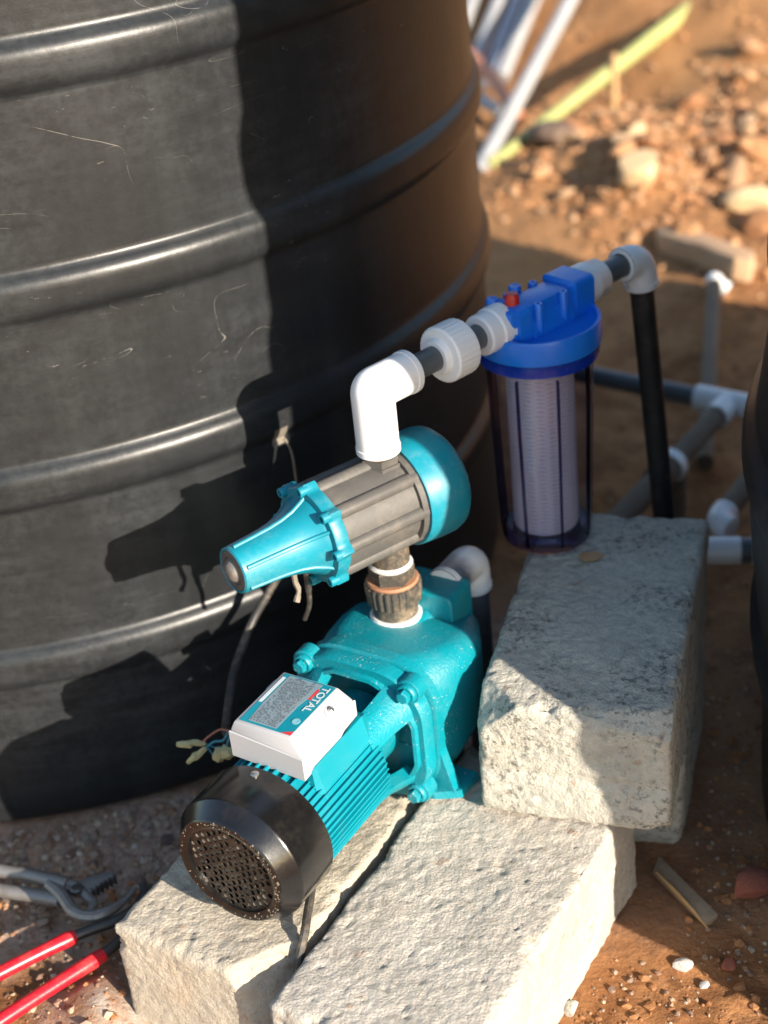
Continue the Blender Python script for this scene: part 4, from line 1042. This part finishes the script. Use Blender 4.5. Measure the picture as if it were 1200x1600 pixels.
# ------------------------------------------------------------------ TOOLS
pz = 0.030
pl = thing('grey_pliers', (-0.38, 1.24, pz - 0.01), 'bare steel slip joint pliers lying on the gravel beside the block', 'pliers')
def part_poly(name, pts, z0, z1, mat, parent, bev=0.0016):
    bm = BM(); prism(bm, pts, z0, z1, I4, bev); return finish(name, bm, mat, parent, sharp=50)
def wide(pts, k=0.0): return pts
bm = BM(); tube(bm, spline([(-0.66, 1.375, pz + 0.004), (-0.56, 1.330, pz + 0.006), (-0.455, 1.287, pz + 0.006), (-0.425, 1.276, pz + 0.007), (-0.398, 1.262, pz + 0.008), (-0.378, 1.252, pz + 0.008)], 5), [0.008] * 10 + [0.0075] * 10 + [0.0085] * 6, 12)
finish('handle', bm, 'steel', pl)
bm = BM(); tube(bm, spline([(-0.66, 1.330, pz + 0.001), (-0.56, 1.298, pz + 0.001), (-0.453, 1.262, pz + 0.001), (-0.418, 1.250, pz + 0.001), (-0.386, 1.238, pz + 0.001)], 5), 0.0078, 12)
finish('handle', bm, 'steel', pl)
bm = BM()   # lower jaw arm with slot: a closed loop of bar plus the curved jaw
tube(bm, spline([(-0.398, 1.256, pz + 0.008), (-0.382, 1.236, pz + 0.008), (-0.366, 1.210, pz + 0.008), (-0.347, 1.201, pz + 0.008), (-0.330, 1.206, pz + 0.008), (-0.315, 1.219, pz + 0.008), (-0.303, 1.236, pz + 0.009)], 6), [0.007] * 24 + [0.0065, 0.006, 0.0055, 0.005, 0.0045, 0.004, 0.0036, 0.0032, 0.003, 0.0028, 0.0024, 0.002, 0.0018], 10)
tube(bm, spline([(-0.388, 1.258, pz + 0.008), (-0.370, 1.250, pz + 0.008), (-0.356, 1.233, pz + 0.008), (-0.347, 1.220, pz + 0.008), (-0.350, 1.206, pz + 0.008)], 6), 0.0052, 10)
finish('slotted_jaw', bm, 'steel', pl)
part_poly('upper_jaw', [(-0.385, 1.248), (-0.362, 1.257), (-0.341, 1.263), (-0.329, 1.265), (-0.327, 1.255), (-0.339, 1.249), (-0.347, 1.239), (-0.353, 1.232), (-0.371, 1.240)], pz, pz + 0.011, 'steel', pl)
bm = BM()
for k in range(6):
    t = k / 5; box(bm, (0, 0, 0), (0.004, 0.0022, 0.012), frame((-0.350 + 0.022 * t, 1.2375 + 0.017 * t, pz + 0.0062), UZ, (0.6, -0.8, 0)), 0.0003, 1)
finish('jaw_teeth', bm, 'steel_dark', pl)
bm = BM(); lathe(bm, [(0.0, 0.0), (0.007, 0.0), (0.007, 0.004), (0.005, 0.006), (0.0, 0.0062)], frame((-0.366, 1.239, pz + 0.010), UZ), 18); finish('pivot', bm, 'steel_dark', pl)
rp = thing('red_handled_pliers', (-0.35, 1.17, 0.012), 'pliers with long red grips, head hidden behind the tan block', 'pliers')
for a_, b_ in (((-0.480, 1.109, 0.035), (-0.362, 1.178, 0.036)), ((-0.490, 1.022, 0.034), (-0.330, 1.150, 0.034))):
    a_ = Vector(a_); b_ = Vector(b_); bm = BM(); n_ = 14
    pts = [a_.lerp(b_, k / n_) + Vector((0, 0, 0.002 * math.sin(k / n_ * 3.1))) for k in range(n_ + 1)]
    tube(bm, pts, [0.0075] * 8 + [0.0074, 0.0073, 0.0073, 0.0074, 0.0078, 0.0082, 0.0070], 16)
    finish('grip', bm, 'red_grip', rp)
bm = BM(); tube(bm, spline([(-0.364, 1.177, 0.036), (-0.345, 1.186, 0.035), (-0.322, 1.196, 0.033), (-0.305, 1.212, 0.031), (-0.297, 1.232, 0.031), (-0.2985, 1.246, 0.032)], 6), [0.0058] * 12 + [0.0062] * 7 + [0.005] * 6 + [0.0042] * 6, 12); finish('jaw', bm, 'steel_dark', rp)
bm = BM(); tube(bm, spline([(-0.332, 1.149, 0.034), (-0.318, 1.165, 0.033), (-0.306, 1.190, 0.031), (-0.296, 1.215, 0.029), (-0.288, 1.244, 0.030)], 6), [0.0058] * 10 + [0.0062] * 8 + [0.0045] * 7, 12); finish('jaw', bm, 'steel_dark', rp)

# ------------------------------------------------------------------ SMALL THINGS ON THE GROUND
def rock(bm, c, s, seed, sub_=2, rough=0.25, rot=None, flat_=0.0):
    r = bmesh.ops.create_icosphere(bm, subdivisions=sub_, radius=1.0)
    vs = r['verts']; co = np.array([v.co[:] for v in vs])
    rn = np.random.default_rng(seed)
    # facets: clip the ball with random planes
    for _ in range(9):
        n = rn.normal(size=3); n /= np.linalg.norm(n); d = rn.uniform(0.55, 0.9)
        ex = np.maximum(co @ n - d, 0); co = co - ex[:, None] * n
    co = co * (1 + rough * 0.4 * fbm(co + seed * 3.7, 0.7, 3, seed % 97))[:, None]
    R = Matrix.Rotation(rn.uniform(0, 6.28), 3, 'Z') if rot is None else Matrix.Rotation(rot, 3, 'Z')
    for v, p_ in zip(vs, co):
        q = Vector((p_[0] * s[0], p_[1] * s[1], p_[2] * s[2])); q = R @ q; v.co = q + Vector(c)
def stone(name, x, y, s, seed, mat, label, cat='stone', group=None, sub_=2, sink=0.35, rot=None):
    bm = BM(); z = gh(x, y); rock(bm, (x, y, z + s[2] * (1 - sink) * 0.75), s, seed, sub_, rot=rot)
    return tag(finish(name, bm, mat, None, sharp=28), label, cat, group)
wm = [(0.250, 1.222), (0.293, 1.139), (0.2785, 1.1305), (0.268, 1.150), (0.2605, 1.163), (0.240, 1.204)]
bm = BM(); wz = gh(0.265, 1.17); tl = Matrix.Translation((0.265, 1.17, wz + 0.013)) @ Matrix.Rotation(rad(9), 4, 'X') @ Matrix.Rotation(rad(-6), 4, 'Y')
prism(bm, [(x - 0.265, y - 1.17) for x, y in wm], -0.004, 0.004, tl, 0.0008)
bd = thing('board', (0.265, 1.17, wz), 'splintered grey brown board lying right of the front block', 'board')
finish('plank', bm, 'wood', bd, sharp=30)
bm = BM(); tube(bm, [(0.243, 1.200, wz + 0.020), (0.256, 1.174, wz + 0.018), (0.270, 1.146, wz + 0.014), (0.279, 1.126, wz + 0.009)], [0.0012, 0.0024, 0.0022, 0.0008], 6); finish('splinter', bm, 'straw', bd)
stone('brick_piece', 0.338, 1.176, (0.030, 0.024, 0.019), 5, 'terracotta', 'broken red brick piece at the foot of the right tank', 'brick piece', rot=0.4)
stone('white_stone', 0.247, 1.089, (0.0115, 0.009, 0.007), 8, 'paste', 'small white stone in the shade right of the front block', 'stone')
stone('red_chip', 0.291, 1.085, (0.010, 0.008, 0.007), 9, 'terracotta', 'small red brick chip near the right edge of the photo', 'brick chip')
stone('white_chip', 0.262, 1.065, (0.006, 0.005, 0.004), 10, 'paste', 'tiny white chip below the small white stone', 'stone chip')
stone('grey_stone', 0.127, 1.048, (0.010, 0.012, 0.009), 12, 'conc_old', 'grey lump of mortar against the right foot of the front block', 'stone')
bm = BM(); prism(bm, [(-0.014, -0.006), (0.0, -0.009), (0.016, -0.002), (0.012, 0.007), (-0.004, 0.009), (-0.015, 0.003)], 0, 0.0012, Matrix.Translation((0.219, 1.428, 0.267)) @ Matrix.Rotation(rad(14), 4, 'Y') @ Matrix.Rotation(rad(20), 4, 'Z'), 0)
tag(finish('dry_leaf', bm, 'leaf', None), 'curled dry brown leaf at the foot of the clear filter', 'leaf')

# pebbles near the camera: the biggest are things, the rest one mass
def tank_clear(x, y, m=0.0): return math.hypot(x + 0.4708, y - 2.0468) > 0.66 + m and math.hypot(x - 1.016, y - 1.186) > 0.66 + m
def block_clear(x, y):
    a = x * BA[0] + y * BA[1]; e = x * BE[0] + y * BE[1]
    if 0.74 < a < 1.15 and -0.86 < e < -0.455: return False
    dx, dy = x - 0.208, y - 1.322; a = dx * ua[0] + dy * ua[1]; e = dx * ua[1] - dy * ua[0]
    return not (abs(a) < 0.21 and abs(e) < 0.105)
rnd = random.Random(21)
cnt = 0
pool = []
for k in range(9):
    bm = BM(); rock(bm, (0, 0, 0), (1, rnd.uniform(0.65, 0.95), rnd.uniform(0.5, 0.75)), 100 + k, 2); 
    me = bpy.data.meshes.new('pebble'); bmesh.ops.recalc_face_normals(bm, faces=bm.faces)
    for f in bm.faces: f.smooth = True
    for e in bm.edges:
        if len(e.link_faces) == 2 and e.calc_face_angle(0) > rad(28): e.smooth = False
    bm.to_mesh(me); bm.free(); me.materials.append(M['pebble']); pool.append(me)
while cnt < 185:
    if cnt < 150: x, y = rnd.uniform(-0.54, -0.2), rnd.uniform(1.23, 1.43)
    else: x, y = rnd.uniform(0.1, 0.36), rnd.uniform(1.02, 1.3)
    if not tank_clear(x, y) or not block_clear(x, y): continue
    s = 0.0035 + 0.0075 * rnd.random() ** 1.6 if cnt < 150 else rnd.uniform(0.002, 0.005)
    o = bpy.data.objects.new('pebble', rnd.choice(pool)); COL.objects.link(o)
    o.location = (x, y, gh(x, y) + s * 0.2); o.scale = (s, s, s); o.rotation_euler = (rnd.uniform(-0.4, 0.4), rnd.uniform(-0.4, 0.4), rnd.uniform(0, 6.28))
    if cnt < 150: tag(o, 'small rough pebble in the gravel between the big tank and the blocks', 'pebble', 'pebbles between the big tank and the blocks')
    else: tag(o, 'small pebble on the red earth right of the front block', 'pebble', 'pebbles right of the front block')
    cnt += 1
# loose grit (one object)
def scatter(name, spots, sizes, mat, seed, kind='stuff'):
    bm = BM(); bmesh.ops.create_icosphere(bm, subdivisions=1, radius=1.0)
    bm.verts.ensure_lookup_table()
    base = np.array([v.co[:] for v in bm.verts]); tri = np.array([[v.index for v in f.verts] for f in bm.faces]); bm.free()
    rn = np.random.default_rng(seed); V = []; Fc = []
    n = len(base)
    for i, ((x, y, z), s) in enumerate(zip(spots, sizes)):
        j = base * (1 + rn.uniform(-0.28, 0.28, (n, 1))) * np.array([s, s * rn.uniform(0.6, 1), s * rn.uniform(0.45, 0.8)])
        a = rn.uniform(0, 6.28); c_, s_ = math.cos(a), math.sin(a)
        V.append(np.stack([j[:, 0] * c_ - j[:, 1] * s_ + x, j[:, 0] * s_ + j[:, 1] * c_ + y, j[:, 2] + z], 1)); Fc.append(tri + i * n)
    o = mesh_np(name, np.concatenate(V), np.concatenate(Fc), mat, smooth=False); o['kind'] = kind
    return o
def spots(n, xr, yr, smin, smax, seed, dens=None):
    rn = np.random.default_rng(seed); X = rn.uniform(*xr, n); Y = rn.uniform(*yr, n)
    keep = np.array([tank_clear(a, b, -0.008) and block_clear(a, b) and (dens is None or rn.random() < dens(a, b)) for a, b in zip(X, Y)])
    X, Y = X[keep], Y[keep]; s = smin + (smax - smin) * rn.random(len(X)) ** 3; Z = ground_h(X, Y) + s * 0.15
    return list(zip(X, Y, Z)), s
def dens1(x, y):
    d = math.hypot(x + 0.4708, y - 2.0468) - 0.655
    return 1.0 if d < 0.13 else 0.22
sp, sz = spots(7500, (-0.6, -0.05), (1.0, 1.55), 0.0010, 0.0065, 1, dens1)
tag(scatter('gravel', sp, sz, 'pebble', 2), 'fine mixed gravel between the big tank and the blocks', 'gravel')
sp, sz = spots(3000, (0.04, 0.5), (0.95, 1.6), 0.0007, 0.0036, 3)
tag(scatter('grit', sp, sz, 'pebble', 4), 'fine pale grit on the earth right of the blocks', 'grit')
sp, sz = spots(1500, (0.06, 0.5), (0.93, 1.5), 0.0012, 0.0075, 15, lambda x, y: 0.6)
tag(scatter('soil_crumbs', sp, sz, 'crumb', 16), 'red soil crumbs on the earth right of the front block', 'soil')
sp, sz = spots(900, (-0.6, -0.2), (1.0, 1.3), 0.0012, 0.006, 17, lambda x, y: 0.6)
tag(scatter('soil_crumbs', sp, sz, 'crumb', 18), 'red soil crumbs around the pliers at lower left', 'soil')
sp, sz = spots(2600, (0.0, 1.0), (1.6, 2.7), 0.001, 0.007, 5, lambda x, y: 0.5)
tag(scatter('loose_earth', sp, sz, 'rubble', 6), 'loose earth crumbs around the shaded pipes behind the filter', 'soil')

# ------------------------------------------------------------------ BACKGROUND PLUMBING (all in shade)
def gpipe(a, b, r, mat, label): return pipe('ground_pipe', a, b, r, mat, label)
TEE = Vector((0.530, 2.062, 0.10)); td = Vector((0.193, -0.148, 0)).normalized()
gpipe(Vector((0.20, 2.318, 0.10)), TEE - td * 0.035, 0.0150, 'grey_pipe', 'dark grey pipe running behind the filter to the white tee')
bd_ = Vector((-0.19, -0.243, -0.01)).normalized()
tt = thing('pipe_tee', TEE - UZ * 0.02, 'white tee joint beside the right tank behind the black pipe', 'pipe tee')
bm = BM(); tube(bm, [TEE - td * 0.052, TEE + td * 0.058], 0.0195, 24); finish('run', bm, 'white_pvc', tt)
bm = BM(); tube(bm, [TEE + bd_ * 0.005, TEE + bd_ * 0.046], 0.0195, 24); finish('branch', bm, 'white_pvc', tt)
gpipe(TEE + td * 0.05, TEE + td * 0.09, 0.015, 'grey_pipe', 'stub of grey pipe between the white tee and the right tank')
bm = BM(); box(bm, (0, 0, 0), (0.03, 0.008, 0.012), frame(TEE + td * 0.055 + Vector((0.0, -0.022, -0.022)), UZ, td), 0.003)
lathe(bm, [(0.0, 0.0), (0.006, 0.0), (0.006, 0.014), (0.0, 0.015)], frame(TEE + td * 0.05 + Vector((0.0, -0.02, -0.026)), UZ), 12)
tag(finish('valve_handle', bm, 'red_button', None), 'small red valve handle beside the white tee at the right tank', 'valve handle')
C2 = TEE + bd_ * 0.195
gpipe(TEE + bd_ * 0.035, C2, 0.0150, 'dusty_pipe', 'dusty pipe slanting from the white tee towards the black pipe')
cpn = thing('pipe_coupling', C2 - UZ * 0.03, 'dirty white coupling on the slanting pipe right of the black pipe', 'pipe coupling')
bm = BM(); tube(bm, [C2 - bd_ * 0.006, C2 + bd_ * 0.010], 0.0235, 24); finish('collar', bm, 'white_pvc', cpn)
bm = BM(); tube(bm, [C2 + bd_ * 0.010, C2 + bd_ * 0.05], 0.0205, 24); finish('sleeve', bm, 'dusty_pipe', cpn)
gpipe(C2 + bd_ * 0.045, C2 + bd_ * 0.19, 0.0170, 'dusty_pipe', 'dusty pipe sloping on beyond the coupling behind the upper block')
gpipe(C2 + bd_ * 0.006 + Vector((0.012, 0, -0.015)), C2 + bd_ * 0.006 + Vector((0.010, -0.012, -0.12)), 0.0115, 'dusty_pipe', 'short upright dusty pipe under the dirty coupling')
G0, G1 = Vector((0.652, 2.665, gh(0.652, 2.665) + 0.022)), Vector((0.49, 2.045, gh(0.49, 2.045) + 0.016))
gpipe(G0, G1, 0.0135, 'dusty_pipe', 'long dusty pipe lying on the earth beyond the white tee')
gd = (G0 - G1).normalized()
bm = BM(); tube(bm, [G0 - gd * 0.004, G0 + gd * 0.018], 0.0165, 20); tube(bm, [G0 + gd * 0.008, G0 + gd * 0.008 + Vector((0.022, -0.012, -0.014))], 0.0150, 16)
tag(finish('pipe_elbow', bm, 'white_pvc', None), 'small white elbow on the far end of the long dusty pipe', 'pipe elbow')
H0 = Vector((0.428, 1.715, 0.112))
bm = BM(); elbow(bm, H0, Vector((0.30, 0.42, 0.0)), Vector((0.25, -0.30, -0.06)), 0.0175, 0.030, 0.022, 0.0185, bend=0.018)
tag(finish('pipe_elbow', bm, 'white_pvc', None, sharp=40), 'white elbow peeking out behind the corner of the upper block', 'pipe elbow')
gpipe(H0 + Vector((0.30, 0.42, 0)).normalized() * 0.022, H0 + Vector((0.30, 0.42, 0)).normalized() * 0.26, 0.0150, 'dusty_pipe', 'dusty pipe running from the right tank to the half hidden elbow')
K0 = Vector((0.395, 1.665, 0.104)); kd = Vector((0.9, -0.16, 0.0)).normalized()
bm = BM(); tube(bm, [K0, K0 + kd * 0.050], 0.0178, 24); tag(finish('pipe_socket', bm, 'white_pvc', None), 'white socket against the block, left of the dark ring', 'pipe socket')
bm = BM(); tube(bm, [K0 + kd * 0.050, K0 + kd * 0.064], 0.0165, 24); tag(finish('pipe_ring', bm, 'grey_pipe', None), 'dark grey ring of pipe showing between two white sockets', 'pipe ring')
bm = BM(); tube(bm, [K0 + kd * 0.064, K0 + kd * 0.17], 0.0178, 24); tag(finish('pipe_socket', bm, 'white_pvc', None), 'white socket entering the right tank, right of the dark ring', 'pipe socket')

# ------------------------------------------------------------------ FAR BACKGROUND
stone('mortar_lump', 0.612, 3.17, (0.062, 0.050, 0.040), 41, 'rubble_pale', 'pale yellow mortar lump in the sunlit rubble', 'rubble lump', sub_=3, rot=0.6)
bm = BM(); zz = gh(0.66, 2.86)
SLP = [(0.60, 2.97), (0.655, 2.985), (0.71, 2.86), (0.745, 2.74), (0.72, 2.66), (0.685, 2.67), (0.645, 2.80), (0.595, 2.91)]
prism(bm, [(x - 0.66, y - 2.83) for x, y in SLP], -0.02, 0.028, Matrix.Translation((0.665, 2.84, zz + 0.012)) @ Matrix.Rotation(rad(-10), 4, 'X') @ Matrix.Rotation(rad(8), 4, 'Y'), 0.008)
bmesh.ops.subdivide_edges(bm, edges=list(bm.edges), cuts=2, use_grid_fill=True)
nv = np.array([v.co[:] for v in bm.verts]); dd = fbm(nv, 0.05, 3, 5) * 0.006
for v, d_ in zip(bm.verts, dd): v.co.z += float(d_)
tag(finish('broken_slab', bm, 'slab', None, sharp=40), 'long broken slab tilted on the sunlit earth near the right tank', 'slab')
stone('dark_clod', 0.490, 3.55, (0.075, 0.055, 0.038), 43, 'clod', 'dark earth clod left of the rubble heap under the bamboo', 'clod', sub_=3)
stone('pale_stone', 0.640, 3.345, (0.03, 0.026, 0.024), 44, 'rubble_pale', 'small pale stone behind the yellow mortar lump', 'stone')
stone('pale_block', 0.812, 3.03, (0.060, 0.040, 0.03), 45, 'rubble_pale', 'pale flat lump at the right of the rubble above the slab', 'rubble lump', sub_=3)
rnd = random.Random(5); cnt = 0; poolr = []
for k in range(10):
    bm = BM(); rock(bm, (0, 0, 0), (1, rnd.uniform(0.5, 0.9), rnd.uniform(0.3, 0.6)), 300 + k, 2)
    me = bpy.data.meshes.new('rubble_stone'); bmesh.ops.recalc_face_normals(bm, faces=bm.faces)
    bm.to_mesh(me); bm.free(); me.materials.append(M['rubble']); poolr.append(me)
while cnt < 170:
    x = rnd.gauss(0.80, 0.24); y = rnd.gauss(3.33, 0.27)
    n_ = x * 0.772 + y * 0.635
    if not (0.42 < x < 1.4 and 2.75 < y < 3.95) or n_ < 2.32 or not tank_clear(x, y): continue
    s = 0.012 + 0.046 * rnd.random() ** 2.2
    o = bpy.data.objects.new('rubble_stone', rnd.choice(poolr)); COL.objects.link(o)
    o.location = (x, y, gh(x, y) + s * 0.25); o.scale = (s, s, s); o.rotation_euler = (rnd.uniform(-0.6, 0.6), rnd.uniform(-0.6, 0.6), rnd.uniform(0, 6.28))
    tag(o, 'loose earthy stone in the sunlit rubble heap beyond the filter', 'stone', 'stones of the rubble heap'); cnt += 1
rn = np.random.default_rng(9); X = rn.normal(0.78, 0.3, 2600); Y = rn.normal(3.35, 0.4, 2600)
kp = (X * 0.772 + Y * 0.635 > 2.25) & (Y < 4.3) & (Y > 2.6); X, Y = X[kp], Y[kp]; s_ = 0.003 + 0.011 * rn.random(len(X)) ** 2
tag(scatter('rubble_crumbs', list(zip(X, Y, ground_h(X, Y) + s_ * 0.2)), s_, 'rubble', 11), 'small crumbs filling the sunlit rubble heap', 'rubble')
# conduits leaning on the bank, lashed to an orange bar
def cond(a, b, r, mat, label): return pipe('conduit_pipe', Vector(a), Vector(b), r, mat, label, 16)
cond((0.300, 3.485, 0.012), (0.80, 4.58, 0.30), 0.0195, 'conduit', 'longest pale conduit in the leaning bundle, its foot nearest the filter')
cond((0.436, 4.18, 0.030), (0.690, 4.80, 0.24), 0.021, 'conduit', 'pale conduit right of centre in the leaning bundle')
cond((0.392, 4.17, 0.030), (0.640, 4.80, 0.24), 0.019, 'conduit_blue', 'blue grey conduit between two pale ones in the leaning bundle')
cond((0.366, 4.26, 0.035), (0.575, 4.80, 0.23), 0.020, 'conduit', 'pale conduit left of the blue grey one in the bundle')
cond((0.372, 4.50, 0.10), (0.510, 4.90, 0.24), 0.017, 'conduit', 'pale conduit at the left end of the bundle beside the tank')
cond((0.34, 3.98, 0.055), (0.40, 3.86, 0.035), 0.016, 'conduit', 'short pale conduit end crossing below the orange bar')
bm = BM(); tube(bm, [(0.33, 4.42, 0.085), (0.40, 4.12, 0.065), (0.436, 3.80, 0.040)], [0.016, 0.018, 0.016], 10)
tag(finish('orange_bar', bm, 'orange_bar', None), 'orange bar crossing the feet of the leaning conduits', 'bar')
bb = thing('bamboo_pole', (0.325, 3.56, 0.0), 'green and yellow bamboo pole leaning on the earth bank', 'bamboo')
A_ = Vector((0.325, 3.50, 0.02)); B_ = Vector((1.14, 4.43, 0.19)); 
bm = BM(); pts = []; rs = []
for k in range(61):
    t = k / 60; pts.append(A_.lerp(B_, t)); rs.append(0.014 + 0.011 * t + (0.003 if k % 12 == 0 else 0))
tube(bm, pts, rs, 14); finish('culm', bm, 'bamboo', bb)
for t, l in ((0.72, 0.10), (0.55, 0.08)):
    bm = BM(); q = A_.lerp(B_, t); tube(bm, [q, q + Vector((0.08, 0.03, 0.03)) * l * 8, q + Vector((0.11, 0.06, 0.02)) * l * 8], [0.005, 0.004, 0.002], 6); finish('twig', bm, 'straw', bb)
bm = BM(); tube(bm, [(0.676, 3.82, -0.01), (0.689, 3.88, 0.09), (0.694, 3.90, 0.14)], 0.008, 8)
tag(finish('dry_stick', bm, 'straw', None), 'short dry stick upright at the foot of the bank under the bamboo', 'stick')
